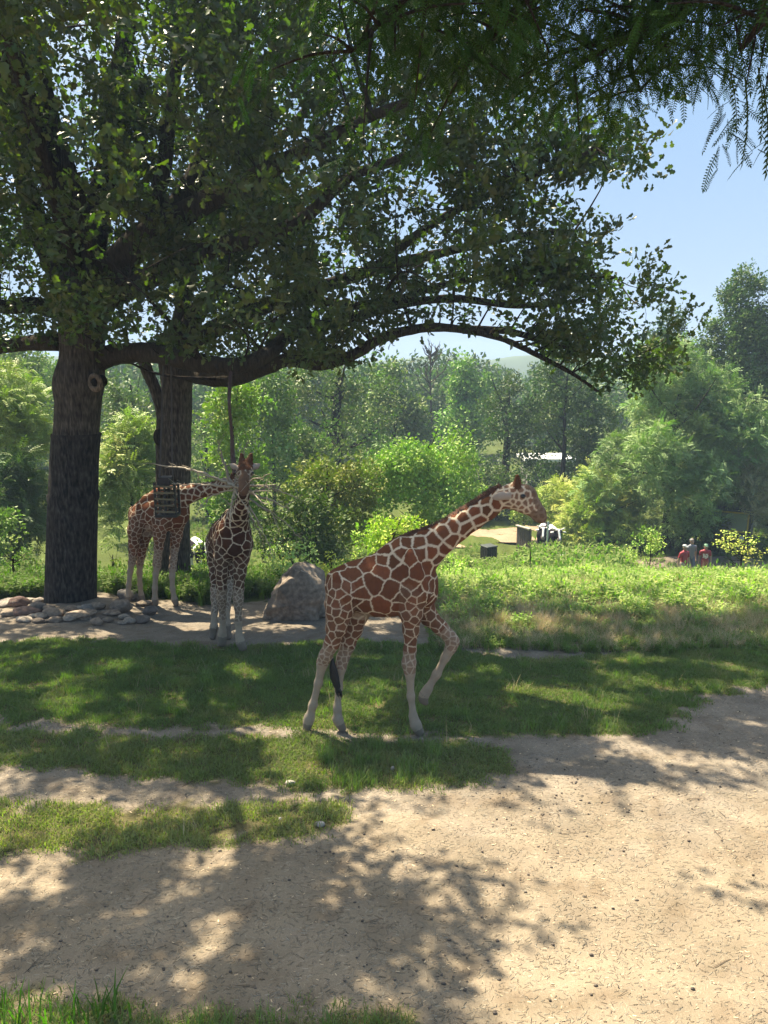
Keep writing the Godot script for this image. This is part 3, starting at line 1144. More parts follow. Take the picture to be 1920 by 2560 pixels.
# ---- leaves
func leaf_shape(b: MB, at: Vector3, dir: Vector3, nrm: Vector3, ln: float, w: float, col: Color, fold := 0.25):
	var side := dir.cross(nrm).normalized()
	nrm = side.cross(dir).normalized()
	var lift := nrm * w * fold
	var a := b.vert(at, col)
	var l := b.vert(at + dir * ln * 0.45 + side * w * 0.5 + lift, col)
	var r := b.vert(at + dir * ln * 0.45 - side * w * 0.5 + lift, col)
	var m := b.vert(at + dir * ln * 0.5 - nrm * w * 0.04, col)
	var e := b.vert(at + dir * ln - nrm * ln * 0.12, col)
	b.tri(a, l, m)
	b.tri(l, e, m)
	b.tri(a, m, r)
	b.tri(m, e, r)

func oak_leaf_shape(b: MB, at: Vector3, dir: Vector3, nrm: Vector3, ln: float, w: float, col: Color):
	# lobed outline: narrow base, waist, broad end
	var side := dir.cross(nrm).normalized()
	nrm = side.cross(dir).normalized()
	var prof := [[0.0, 0.04], [0.22, 0.28], [0.36, 0.14], [0.58, 0.5], [0.72, 0.32], [0.88, 0.36], [1.0, 0.03]]
	var pl := -1
	for q in prof:
		var f: float = q[0]
		var p := at + dir * ln * f - nrm * ln * 0.18 * f * f
		var h: float = q[1] * w
		var c0 := b.vert(p + side * h + nrm * h * 0.35, col)
		var c1 := b.vert(p - nrm * 0.002, col)
		var c2 := b.vert(p - side * h + nrm * h * 0.35, col)
		if pl >= 0:
			b.quad(pl, c0, c1, pl + 1)
			b.quad(pl + 1, c1, c2, pl + 2)
		pl = c0

func leaf_spray(n: int, radius: float, ln: float, w: float, seed_: int, kind := "broad") -> ArrayMesh:
	var r := RandomNumberGenerator.new()
	r.seed = seed_
	var b := MB.new()
	for k in n:
		var dir := Vector3(r.randfn(), r.randfn() * 0.7 - 0.1, r.randfn()).normalized()
		var at := dir * radius * pow(r.randf(), 0.5) * 0.85
		var nrm := Vector3(r.randfn() * 0.6, 1.0, r.randfn() * 0.6).normalized()
		var g := r.randf_range(0.72, 1.25)
		var y := r.randf_range(0.9, 1.15)
		g *= 1.5 if r.randf() < 0.12 else 1.0
		var col := Color(g * y, g, g * r.randf_range(0.75, 1.1))
		var out := (dir + Vector3(r.randfn(), r.randfn() - 0.25, r.randfn()) * 0.6).normalized()
		if absf(out.dot(nrm)) > 0.9:
			nrm = Vector3(0.8, 0.5, 0.3)
		var s := r.randf_range(0.7, 1.2)
		if kind == "oak":
			oak_leaf_shape(b, at, out, nrm, ln * s, w * s, col)
		elif kind == "fern":
			# drooping feathery twig with paired leaflets
			var p := at
			var d := out
			for q in 5:
				var side := d.cross(nrm).normalized()
				for sg in [-1, 1]:
					leaf_shape(b, p, (side * sg + d * 0.5).normalized(), nrm, ln * s, w * s, col, 0.1)
				p += d * ln * 0.55
				d = (d + Vector3.DOWN * 0.12).normalized()
			leaf_shape(b, p, d, nrm, ln * s, w * s, col, 0.1)
		else:
			leaf_shape(b, at, out, nrm, ln * s, w * s, col)
	return b.mesh()

var sprays := {}

func spray(kind: String) -> ArrayMesh:
	if not sprays.has(kind):
		if kind == "far":
			sprays[kind] = leaf_spray(36, 0.75, 0.30, 0.2, 101)
		elif kind == "broad":
			sprays[kind] = leaf_spray(38, 0.55, 0.19, 0.13, 102)
		elif kind == "fern":
			sprays[kind] = leaf_spray(18, 0.5, 0.13, 0.05, 103, "fern")
		elif kind == "small":
			sprays[kind] = leaf_spray(36, 0.30, 0.085, 0.055, 104)
		elif kind == "large":
			sprays[kind] = leaf_spray(26, 0.30, 0.14, 0.09, 105)
	return sprays[kind]

# a crown of several lobes: leaf twigs spread through the outer part of each lobe
func crown_lobes(c: Vector3, r: Vector3, n: int, rg: RandomNumberGenerator) -> Array:
	var out := [[c, r * 0.55]]
	for k in n:
		var d := Vector3(rg.randfn(), rg.randfn() * 0.9 + 0.15, rg.randfn()).normalized()
		var f := rg.randf_range(0.24, 0.44)
		out.append([c + d * r * (1.0 - f) * rg.randf_range(0.85, 1.2), r * f * rg.randf_range(0.8, 1.2)])
	return out

func fill_lobes(lobes: Array, per_area: float, size: float, tint: Color, rg: RandomNumberGenerator, where: Array, cols: Array, flat := 0.0):
	for l in lobes:
		var c: Vector3 = l[0]
		var r: Vector3 = l[1]
		var area := 4.0 * PI * pow((pow(r.x * r.y, 1.6) + pow(r.x * r.z, 1.6) + pow(r.y * r.z, 1.6)) / 3.0, 1.0 / 1.6)
		var n := int(area * per_area * 1.9 / (size * size))
		var f := rg.randf_range(0.85, 1.18)
		var lt := Color(tint.r * f * rg.randf_range(0.92, 1.1), tint.g * f, tint.b * f)
		for k in n:
			var d := Vector3(rg.randfn(), rg.randfn() + 0.2, rg.randfn()).normalized()
			var q := d * pow(rg.randf_range(0.35, 1.12), 0.6)
			var p := c + q * r
			var g := noise.get_noise_3d(p.x * 5.0, p.y * 5.0, p.z * 5.0)
			if g < -0.24:
				continue
			var s := size * rg.randf_range(0.7, 1.25)
			var bs := any_turn(rg)
			if flat > 0.0:
				bs = Basis(Vector3.UP, rg.randf() * TAU) * Basis(Vector3.RIGHT, rg.randfn() * 0.35)
				bs = bs.scaled(Vector3(1, 1.0 - flat * 0.4, 1))
			where.append(Transform3D(bs.scaled(Vector3.ONE * s), p))
			var h := rg.randf_range(0.82, 1.2)
			cols.append(Color(lt.r * h * rg.randf_range(0.9, 1.15), lt.g * h, lt.b * h))

func trunk_mesh(base: Vector3, top: Vector3, r: float, limbs: int, reach: Vector3, rg: RandomNumberGenerator, col: Color) -> ArrayMesh:
	var b := MB.new()
	var pts := []
	var rad := []
	for k in 8:
		var f := k / 7.0
		pts.append(base.lerp(top, f) + Vector3(rg.randfn(), 0, rg.randfn()) * r * 0.35 * f - Vector3(0, 0.25 if k == 0 else 0.0, 0))
		rad.append(r * (1.35 if k == 0 else lerpf(1.05, 0.35, f)))
	b.tube(pts, rad, 9, col, fine, 0.15)
	for k in limbs:
		var at := rg.randf_range(0.25, 0.95)
		var s: Vector3 = base.lerp(top, at)
		var d := Vector3(rg.randfn(), absf(rg.randfn()) * 0.6 + 0.35, rg.randfn()).normalized() * reach * rg.randf_range(0.5, 0.85)
		var m := s + d * 0.5 + Vector3(0, -0.08 * d.length(), 0)
		var lr := r * lerpf(0.5, 0.22, at)
		b.tube(spline([s, m, s + d], 4), [lr, lr * 0.9, lr * 0.8, lr * 0.7, lr * 0.6, lr * 0.5, lr * 0.4, lr * 0.3, lr * 0.15], 5, col)
	return b.mesh()

# box: left, top, right, bottom of the crown in the 1659 wide reading; d: metres ahead
func leafy_tree(called: String, label: String, category: String, group: String, box: Array, d: float, tint: Color, kind: String, opt := {}) -> Node3D:
	var rg := RandomNumberGenerator.new()
	rg.seed = hash(label)
	var cx: float = (box[0] + box[2]) * 0.5
	var cy: float = (box[1] + box[3]) * 0.5
	var c := JD(cx, cy, d)
	var px := m_per_px(cx * DK, cy * DK, d) * DK
	var r := Vector3((box[2] - box[0]) * 0.5 * px, (box[3] - box[1]) * 0.5 * px, 0)
	r.z = minf(r.x, r.y * 1.4) * opt.get("deep", 0.9)
	var base := on_ground(c.x + opt.get("lean", 0.0), c.z)
	var t := thing(called, label, category, base, group)
	var bark: Color = opt.get("bark", lin(0.075, 0.062, 0.048))
	var tr: float = opt.get("trunk", clampf(r.x * 0.055, 0.03, 0.45))
	part("trunk", trunk_mesh(Vector3.ZERO, c - base + Vector3(0, r.y * 0.55, 0), tr, opt.get("limbs", 6), r, rg, bark), M.bark, t)
	var lobes := crown_lobes(c - base, r, opt.get("lobes", 9), rg)
	var where := []
	var cols := []
	fill_lobes(lobes, opt.get("dense", 0.85), opt.get("size", 1.0), tint, rg, where, cols, opt.get("flat", 0.0))
	var low: float = opt.get("floor", 0.15)
	var w2 := []
	var c2 := []
	for k in where.size():
		var p: Vector3 = where[k].origin + base
		if p.y > gy(p.x, p.z) + low:
			w2.append(where[k])
			c2.append(cols[k])
	many("crown", spray(kind), M.leaf, w2, c2, t, "stuff")
	return t

# ---- the two oaks
var oak_mask: PackedVector2Array
var oak_holes := []
var sun_patches := []
var outer := []

func limb(b: MB, px: Array, r0: float, r1: float, sides := 10, col := Color(0.085, 0.072, 0.058)) -> Array:
	# px: [u, v, d] in the 1659 wide reading
	var pts := []
	for q in px:
		pts.append(JD(q[0], q[1], q[2]))
	pts = spline(pts, 6)
	var rad := []
	for k in pts.size():
		var f := float(k) / (pts.size() - 1)
		rad.append(lerpf(r0, r1, pow(f, 0.85)) * (1.0 + 0.12 * fine.get_noise_1d(k * 1.7 + px[0][0])))
	b.tube(pts, rad, sides, col, fine, 0.16)
	return pts

func bark_trunk(px: Array, sides: int, seed_: float) -> ArrayMesh:
	# px: [u, v, d, half width in reading pixels]; fine furrowed surface
	var pts := []
	var rad := []
	for q in px:
		pts.append(JD(q[0], q[1], q[2]))
		rad.append(q[3] * 0.88 * m_per_px(q[0] * DK, q[1] * DK, q[2]) * DK)
	var sp := spline(pts, 12)
	var sr := spline(rad, 12)
	var b := MB.new()
	for k in sp.size():
		for s in sides:
			var a := TAU * s / sides
			var h: float = sp[k].y
			var rid := fine.get_noise_2d(s * 26.0 / sides * 2.2 + seed_, h * 0.9)
			var rid2 := fine.get_noise_3d(cos(a) * 9.0, h * 2.6 + seed_, sin(a) * 9.0)
			var big := noise.get_noise_3d(cos(a) * 4.0, h * 1.2 + seed_, sin(a) * 4.0)
			var r: float = sr[k] * (1.0 + 0.05 * rid2 + 0.07 * big) - 0.045 * maxf(0.0, rid2) 
			r += 0.02 * rid
			b.vert(sp[k] + Vector3(cos(a) * r, 0, sin(a) * r), Color(0.155, 0.14, 0.124) * (1.0 + 0.55 * rid2))
		if k:
			var f := (k - 1) * sides
			for s in sides:
				var n := (s + 1) % sides
				b.quad(f + s, f + n, f + sides + n, f + sides + s)
	return b.mesh()

func in_crown(p: Vector3, keep: float, rg: RandomNumberGenerator) -> bool:
	var q := proj(p)
	if q.y > -40.0 and q.x > -60.0 and q.x < 2600.0:
		if not inside(oak_mask, q):
			return false
		for h in oak_holes:
			if inside(h, q) and rg.randf() > 0.12:
				return false
	var s := shade_spot(p)
	var g := Vector2(s.x, -s.z)
	for h in sun_patches:
		if inside(h[0], g) and rg.randf() > h[1]:
			return false
	return rg.randf() < keep

func sun_gap(p: Vector3) -> bool:                      # the chinks between the boughs, seen along the sun
	var s := shade_spot(p)
	if s.z > -7.6:
		return fine.get_noise_2d(s.x * 1.0 + 20.0, s.z * 1.3) > -0.1
	return noise.get_noise_2d(s.x * 1.7 + 300.0, s.z * 3.0) > 0.02 or fine.get_noise_2d(s.x * 0.8 + 20.0, s.z * 1.3) > 0.24

func build_oaks():
	oak_mask = V([-700, -900, 1150, -900, 1200, -60, 1180, 120, 1245, 190, 1352, 262, 1392, 318, 1382, 392, 1330, 398, 1290, 350, 1225, 402, 1248, 462, 1310, 446, 1362, 515, 1385, 560, 1440, 600, 1500, 660, 1496, 745, 1470, 800, 1400, 826, 1320, 868, 1290, 840, 1235, 770, 1170, 756, 1110, 716, 1010, 700, 900, 700, 850, 712, 830, 752, 720, 778, 640, 774, 560, 762, 420, 772, 250, 745, 120, 700, 20, 740, -700, 760])
	oak_holes = [V([70, 20, 210, 10, 250, 90, 215, 200, 225, 330, 150, 390, 110, 300, 150, 220, 70, 120]), V([480, 0, 560, 0, 520, 90, 470, 60]), V([-30, 600, 60, 610, 60, 645, -30, 650])]
	sun_patches = [
		[lay_out([690, 1755, 1080, 1700, 1340, 1716, 1659, 1650, 2000, 1640, 2300, 3000, 960, 3000, 1010, 2120, 960, 2010, 930, 1930, 760, 1858]), 0.015],
		[lay_out([-300, 1742, 740, 1742, 760, 1800, 420, 1838, -300, 1850]), 0.02],
		[lay_out([-300, 1655, 640, 1705, 1040, 1700, 740, 1738, -300, 1738]), 0.4],
		[lay_out([250, 1308, 700, 1308, 700, 1378, 250, 1378]), 0.45],
		[lay_out([960, 1240, 2300, 1240, 2300, 1340, 960, 1335]), 0.05],
		[lay_out([960, 1335, 2300, 1340, 2300, 1400, 960, 1395]), 0.2],
		[lay_out([220, 1455, 560, 1450, 620, 1560, 140, 1560]), 0.55],
		[lay_out([900, 1430, 1250, 1430, 1180, 1500, 950, 1490]), 0.6],
	]
	var rg := RandomNumberGenerator.new()
	rg.seed = 1234
	# the near oak
	var base := JD(152, 1312, 16.0)
	base = on_ground(base.x, -16.0)
	var t := thing("oak_tree", "big old oak with a dark mesh sleeve round its trunk, stones at its foot", "tree", Vector3.ZERO)
	var td := 16.0
	part("trunk", bark_trunk([[151, 1345, td, 64], [153, 1290, td, 57], [157, 1150, td, 54], [160, 1040, td, 53], [165, 935, td, 53], [169, 870, td, 54], [170, 822, td, 60], [176, 770, td, 52], [178, 720, td, 54], [178, 640, td, 60], [178, 590, td, 50]], 72, 0.0), M.bark, t)
	var sl := MB.new()
	var rows := [[151, 1342, 63.5], [153, 1290, 58.5], [155, 1200, 56.5], [157.5, 1084, 56], [158, 1079, 58], [158.5, 1066, 58.5], [159, 1062, 55.5], [161, 1000, 54.5], [164.5, 944, 54.8], [165, 940, 56], [165.3, 936, 56]]
	for k in rows.size():
		var q: Array = rows[k]
		var c := JD(q[0], q[1], td)
		var r: float = q[2] * 0.885 * m_per_px(q[0] * DK, q[1] * DK, td) * DK + 0.014
		for s in 64:
			var a := TAU * s / 64
			var rr := r + 0.02 * fine.get_noise_3d(cos(a) * 3.0, c.y * 3.0, sin(a) * 3.0) + 0.012 * noise.get_noise_3d(cos(a) * 20.0, c.y * 6.0, sin(a) * 20.0)
			sl.vert(c + Vector3(cos(a) * rr, 0.0, sin(a) * rr))
		if k:
			for s in 64:
				var f := (k - 1) * 64
				sl.quad(f + s, f + (s + 1) % 64, f + 64 + (s + 1) % 64, f + 64 + s)
	var o := part("mesh_sleeve", sl.mesh(), M.mesh_wrap, t)
	o.set_meta("label", "dark weathered mesh sleeve round the lower trunk")
	var kn := MB.new()                                    # the callused ring of a lost branch
	var kc := JD(206, 826, td - 0.46)
	var ring := []
	for k in 17:
		var a := TAU * k / 16
		ring.append(kc + Vector3(cos(a) * 0.125, sin(a) * 0.14, 0.02 * sin(a * 2.0) - cos(a) * -0.06))
	var kr := []
	for k in 17:
		kr.append(0.055 + 0.02 * fine.get_noise_1d(k * 3.0))
	kn.tube(ring, kr, 8, lin(0.32, 0.27, 0.22), fine, 0.3)
	kn.tube([kc + Vector3(-0.06, -0.05, 0.45).normalized() * -0.3, kc + Vector3(0, 0, 0.03)], [0.12, 0.085], 12, lin(0.035, 0.03, 0.025), fine, 0.2)
	part("branch_scar", kn.mesh(), M.bark, t)
	var heads := []
	var lb := MB.new()
	var main_limbs := [
		[[[165, 660, 16], [120, 560, 16.2], [75, 470, 16.6], [40, 330, 17], [10, 180, 17.4], [-10, 40, 18]], 0.38, 0.10],
		[[[172, 640, 16], [160, 520, 15.8], [105, 360, 15.2], [60, 220, 14.8], [20, 100, 14.4], [-20, -60, 14.0]], 0.34, 0.12],
		[[[180, 650, 16], [205, 480, 16.3], [242, 330, 16.6], [258, 180, 17.0], [276, 20, 17.4], [280, -160, 18]], 0.36, 0.13],
		[[[190, 640, 16], [290, 530, 15.4], [400, 460, 14.9], [520, 400, 14.4], [640, 335, 13.9], [760, 270, 13.4], [880, 220, 13.0]], 0.34, 0.06],
		[[[195, 630, 16], [330, 500, 16.8], [410, 400, 17.3], [455, 290, 17.8], [500, 190, 18.3], [610, 100, 18.8], [700, 30, 19.3]], 0.30, 0.07],
		[[[200, 660, 16], [320, 600, 15.4], [450, 540, 15.0], [590, 505, 14.6], [670, 460, 14.4], [760, 380, 14.2], [900, 330, 14]], 0.27, 0.05],
		[[[215, 775, 16], [255, 765, 15.7], [330, 762, 15.1], [420, 782, 14.0], [500, 792, 13.3], [570, 770, 13.7], [640, 715, 14.7], [740, 695, 15.2], [850, 660, 15.6], [980, 645, 16.0], [1120, 660, 16.4], [1260, 650, 16.8]], 0.24, 0.05],
		[[[130, 740, 16], [60, 742, 16.4], [0, 752, 16.8], [-120, 780, 17.4], [-300, 760, 18]], 0.20, 0.08],
		[[[135, 675, 16], [70, 658, 15.7], [0, 662, 15.3], [-150, 640, 14.6], [-350, 560, 14]], 0.21, 0.08],
		[[[180, 640, 16], [195, 520, 15.6], [150, 380, 15.4], [100, 200, 15.6], [50, -60, 16.2]], 0.24, 0.10],
		[[[190, 640, 16], [300, 520, 15.8], [350, 380, 15.6], [370, 220, 15.8], [400, 20, 16.4]], 0.24, 0.09],
		[[[190, 640, 16], [260, 560, 17.6], [340, 480, 19], [420, 380, 20.5], [480, 240, 22]], 0.28, 0.09],
	]
	for q in main_limbs:
		var one := MB.new()
		var pts := limb(one, q[0], q[1], q[2], 14)
		part("limb", one.mesh(), M.bark, t)
		for k in range(8, pts.size(), 2):
			heads.append([pts[k], lerpf(q[1], q[2], float(k) / pts.size())])
	var bough := spline([JD(185, 640, 16), Vector3(-6.0, CAM_Y + 4.6, -13.4), Vector3(-5.4, CAM_Y + 5.7, -11.2), Vector3(-4.9, CAM_Y + 6.2, -9.4), Vector3(-4.2, CAM_Y + 6.4, -8.2)], 6)
	var bm := MB.new()
	var brad := []
	for k in bough.size():
		brad.append(lerpf(0.13, 0.04, float(k) / bough.size()))
	bm.tube(bough, brad, 12, Color(0.085, 0.072, 0.058), fine, 0.16)
	part("limb", bm.mesh(), M.bark, t)
	for k in range(8, bough.size(), 2):
		heads.append([bough[k], brad[k]])
	# the far oak
	var t2 := thing("oak_tree", "second oak trunk standing further back, behind the hay rack", "tree", Vector3.ZERO)
	var fd := 18.6
	part("trunk", bark_trunk([[372, 1280, fd, 50], [373, 1220, fd, 42], [376, 1100, fd, 37], [379, 1000, fd, 36], [382, 900, fd, 36], [382, 830, fd, 38], [384, 770, fd, 46], [386, 720, fd, 44]], 60, 31.0), M.bark, t2)
	part("trunk", bark_trunk([[352, 1268, fd + 0.25, 34], [352, 1180, fd + 0.25, 21], [352, 1060, fd + 0.2, 18], [353, 940, fd + 0.15, 18], [352, 890, fd + 0.1, 17], [335, 840, fd, 15], [318, 800, fd - 0.1, 15], [300, 750, fd - 0.2, 14]], 32, 51.0), M.bark, t2)
	var kb := MB.new()
	kb.ball(JD(343, 944, fd - 0.05), Vector3(0.13, 0.22, 0.16), 10, lin(0.06, 0.05, 0.042))
	part("burl", kb.mesh(), M.bark, t2)
	var lb2 := MB.new()
	var far_limbs := [
		[[[390, 800, fd], [440, 815, 17.6], [500, 818, 16.6], [560, 800, 15.9], [620, 778, 15.4], [690, 786, 15.2], [760, 768, 15.1], [830, 728, 15.1], [920, 708, 15.2], [1000, 712, 15.4], [1080, 730, 15.6], [1150, 762, 15.8], [1235, 806, 15.9], [1290, 845, 16.0]], 0.21, 0.03],
		[[[1000, 712, 15.4], [1100, 716, 15.8], [1200, 745, 16.2], [1300, 770, 16.6], [1400, 790, 17]], 0.09, 0.02],
		[[[384, 760, fd], [500, 690, 18.4], [640, 640, 18.2], [800, 585, 18], [960, 545, 17.8], [1120, 510, 17.5], [1240, 500, 17.2]], 0.24, 0.05],
		[[[384, 740, fd], [480, 600, 19], [600, 470, 19.6], [760, 380, 20], [940, 330, 20.2], [1120, 300, 20]], 0.24, 0.05],
		[[[384, 740, fd], [420, 560, 19.6], [520, 400, 20.6], [640, 260, 21.6], [760, 100, 22.4]], 0.22, 0.06],
		[[[640, 640, 18.2], [800, 660, 17.4], [980, 610, 16.8], [1160, 590, 16.2], [1330, 600, 15.8]], 0.12, 0.03],
		[[[800, 585, 18], [940, 480, 17], [1080, 410, 16], [1200, 360, 15.2], [1290, 320, 14.6]], 0.12, 0.03],
	]
	var heads2 := []
	for q in far_limbs:
		var one := MB.new()
		var pts := limb(one, q[0], q[1], q[2], 12)
		part("limb", one.mesh(), M.bark, t2)
		for e in pts:
			if proj(e).x > 1060 and q[2] < 0.04:
				outer.append(e)
		for k in range(6, pts.size(), 2):
			heads2.append([pts[k], lerpf(q[1], q[2], float(k) / pts.size())])
	oak_foliage(t, lb, heads, rg, Vector3(-6.5, CAM_Y + 5.2, -15.0), Vector3(10.5, 6.6, 7.4), 1500, lay_out([-300, 1852, 300, 1850, 720, 1852, 900, 1905, 950, 2010, 990, 2070, 860, 2110, 700, 2160, 300, 2160, -300, 2120]))
	oak_foliage(t2, lb2, heads2, rg, Vector3(-0.6, CAM_Y + 4.4, -17.2), Vector3(10.2, 6.2, 5.8), 1250, PackedVector2Array())
	part("twigs", lb.mesh(), M.bark, t, "stuff")
	part("twigs", lb2.mesh(), M.bark, t2, "stuff")

func oak_foliage(t: Node3D, lb: MB, heads: Array, rg: RandomNumberGenerator, c: Vector3, r: Vector3, n: int, near_shade: PackedVector2Array):
	var where := []
	var cols := []
	var made := 0
	var tries := 0
	var n_heads := heads.size()
	while made < n and tries < n * 40:
		tries += 1
		var d := Vector3(rg.randfn(), rg.randfn(), rg.randfn()).normalized() * pow(rg.randf(), 0.42)
		var p := c + d * r
		var forced := false
		if near_shade.size() and tries % 7 == 1:
			var g := Vector2(rg.randf_range(-3.4, 0.9), rg.randf_range(3.8, 6.9))
			if not inside(near_shade, g):
				continue
			p = on_ground(g.x, -g.y) + sun_dir * rg.randf_range(9.0, 13.0)
		elif not near_shade.size() and tries % 11 == 1:
			p = outer[rg.randi() % outer.size()] + Vector3(rg.randfn(), rg.randfn() * 0.8 + 0.1, rg.randfn()) * 0.42
			forced = true
		elif tries % 4 == 0:
			var hd: Array = heads[rg.randi() % n_heads]
			p = hd[0] + Vector3(rg.randfn(), rg.randfn() * 0.6 + 0.35, rg.randfn()) * (1.0 if hd[1] < 0.16 else 1.4)
		if p.y < CAM_Y - 1.2 or p.z > -7.5:
			continue
		var hole := noise.get_noise_3d(p.x * 3.0, p.y * 3.6, p.z * 3.0)
		if hole < -0.06 and p.y < CAM_Y + 5.0 or not (in_crown(p, 1.0, rg) or forced and inside(oak_mask, proj(p)) and rg.randf() < 0.5):
			continue
		made += 1
		# the twig from the nearest limb
		var best := 99.0
		var from := p
		var fr := 0.03
		for h in heads:
			var q: float = h[0].distance_to(p) + maxf(0.0, h[0].y - p.y) * 0.7
			if q < best:
				best = q
				from = h[0]
				fr = h[1]
		if best < 3.6 and best > 0.4:
			var m: Vector3 = from.lerp(p, 0.5) + Vector3(rg.randfn(), rg.randfn() - 0.4, rg.randfn()) * best * 0.07
			var r0: float = minf(fr * 0.5, 0.012 + best * 0.011)
			lb.tube(spline([from, m, p], 3), [r0, r0 * 0.85, r0 * 0.7, r0 * 0.55, r0 * 0.4, r0 * 0.28, 0.006], 5, Color(0.06, 0.05, 0.042))
			if best > 1.4:
				heads.append([from.lerp(p, 0.6) + (m - from.lerp(p, 0.5)) * 0.9, r0 * 0.6])
		var tone := rg.randf_range(0.82, 1.2)
		var wide := rg.randf_range(0.2, 0.42)
		for k in rg.randi_range(5, 9):
			var q := p + Vector3(rg.randfn(), rg.randfn() * 0.7, rg.randfn()) * wide
			if sun_gap(q) and rg.randf() > 0.02:
				continue
			if proj(q).y > 0 and not inside(oak_mask, proj(q)) and rg.randf() > 0.25:
				continue
			where.append(Transform3D(any_turn(rg).scaled(Vector3.ONE * rg.randf_range(0.8, 1.2)), q))
			var h := tone * rg.randf_range(0.85, 1.15)
			cols.append(Color(0.080 * h * rg.randf_range(0.9, 1.3), 0.108 * h, 0.036 * h))
	if not sprays.has("oak"):
		sprays["oak"] = leaf_spray(16, 0.27, 0.14, 0.095, 300, "oak")
	many("crown", sprays["oak"], M.oak_leaf, where, cols, t, "stuff")

func build_background_trees():
	var far := "trees of the wooded valley"
	# hazy valley woods in the distance, a mass nobody could count
	var where := []
	var cols := []
	var rg := RandomNumberGenerator.new()
	rg.seed = 77
	for k in 190:
		var d := rg.randf_range(75, 165)
		var x := rg.randf_range(-0.62, 0.62) * d * 1.15
		var top := CAM_Y + d * rg.randf_range(-0.018, 0.004) + 0.6
		var h := rg.randf_range(8, 13)
		var w := rg.randf_range(3.2, 5.5)
		var f := rg.randf_range(0.8, 1.25)
		fill_lobes(crown_lobes(Vector3(x, top - h * 0.45, -d), Vector3(w, h * 0.5, w), 5, rg), 0.34, 1.9, lin(0.10 * f, 0.155 * f, 0.04 * f), rg, where, cols)
	var o := many("distant_woods", spray("far"), M.leaf, where, cols, self, "stuff")
	tag(o, "hazy wooded valley beyond the enclosure, under the low oak limb", "woods")
	var T := leafy_tree
	T.call("tree", "tall dark broad-crowned tree at the right edge against the sky", "tree", far, [1495, 580, 1760, 1060], 46.0, lin(0.101, 0.156, 0.046), "broad", {"lobes": 18, "dense": 2.6, "size": 0.9})
	T.call("tree", "mid-height green tree left of the tall dark one, behind the oak's last twigs", "tree", far, [1370, 672, 1560, 1000], 50.0, lin(0.085, 0.125, 0.05), "broad", {"lobes": 12, "dense": 1.6})
	T.call("tree", "dark tree below the tallest crown, at the right edge", "tree", far, [1560, 820, 1800, 1130], 43.0, lin(0.086, 0.130, 0.042), "broad", {"lobes": 9, "dense": 1.3})
	T.call("tree", "large feathery pale green tree behind the yellow-green bush", "tree", far, [1265, 745, 1640, 1225], 37.0, lin(0.221, 0.315, 0.120), "fern", {"lobes": 15, "dense": 1.35, "flat": 0.5})
	T.call("tree", "dark dense tree in the middle distance above the walking giraffe's head", "tree", far, [1105, 728, 1335, 1120], 47.0, lin(0.090, 0.141, 0.046), "broad", {"lobes": 10, "dense": 0.7})
	T.call("tree", "dark spreading tree left of the dense one, its trunk showing below", "tree", far, [1000, 790, 1190, 1060], 50.0, lin(0.101, 0.145, 0.055), "broad", {"lobes": 8, "dense": 0.6, "trunk": 0.35})
	T.call("tree", "slim bright tree below the dead tree in the valley", "tree", far, [940, 785, 1080, 1080], 62.0, lin(0.231, 0.350, 0.090), "far", {"lobes": 9, "dense": 0.7})
	T.call("tree", "round green tree in the valley left of the dead tree", "tree", far, [770, 765, 930, 1100], 58.0, lin(0.184, 0.252, 0.076), "far", {"lobes": 9, "dense": 0.7})
	T.call("tree", "open-branched tree with a forked dark trunk in the valley", "tree", far, [600, 770, 860, 985], 46.0, lin(0.151, 0.201, 0.059), "broad", {"lobes": 9, "dense": 0.42, "trunk": 0.55, "limbs": 12})
	T.call("tree", "mid green tree behind the hanging rope", "tree", far, [490, 790, 690, 1120], 40.0, lin(0.164, 0.236, 0.069), "broad", {"lobes": 9, "dense": 0.8})
	T.call("tree", "bright leafy tree right of the second oak trunk", "tree", far, [410, 815, 600, 1180], 27.0, lin(0.254, 0.361, 0.085), "broad", {"lobes": 12, "dense": 0.85, "size": 0.85})
	T.call("tree", "feathery light green tree between the two oak trunks", "tree", far, [205, 860, 360, 1230], 27.0, lin(0.300, 0.374, 0.124), "fern", {"lobes": 12, "dense": 1.5, "flat": 0.5})
	T.call("tree", "grey-green tree top high between the two oak trunks", "tree", far, [190, 760, 390, 1080], 40.0, lin(0.164, 0.218, 0.092), "broad", {"lobes": 8})
	T.call("tree", "feathery light green tree left of the big oak", "tree", far, [-120, 750, 130, 1060], 29.0, lin(0.300, 0.387, 0.120), "fern", {"lobes": 14, "dense": 1.5, "flat": 0.5})
	T.call("tree", "darker leafy tree low behind the big oak's left side", "tree", far, [-130, 950, 110, 1250], 26.0, lin(0.116, 0.171, 0.059), "fern", {"lobes": 10, "dense": 1.5, "flat": 0.3})
	T.call("tree", "bushy tree filling the gap under the left oak limb", "tree", far, [-60, 690, 170, 1020], 48.0, lin(0.194, 0.257, 0.080), "broad", {"lobes": 9})
	T.call("tree", "grey-leaved tree at the right edge behind the small golden tree", "tree", far, [1580, 940, 1780, 1190], 36.0, lin(0.290, 0.307, 0.181), "fern", {"lobes": 8, "dense": 1.3})
	T.call("tree", "wide green tree mass filling the valley below the forked tree", "tree", far, [560, 900, 900, 1100], 42.0, lin(0.140, 0.204, 0.061), "broad", {"lobes": 12, "dense": 0.6})
	T.call("tree", "dark tree in front of the white-roofed shed", "tree", far, [1090, 996, 1330, 1130], 50.0, lin(0.071, 0.111, 0.043), "broad", {"lobes": 10, "dense": 0.7})
	T.call("tree", "sunlit yellowish tree at the valley's left, behind the hanging rope", "tree", far, [330, 850, 560, 1120], 47.0, lin(0.218, 0.281, 0.088), "broad", {"lobes": 10, "dense": 0.6})
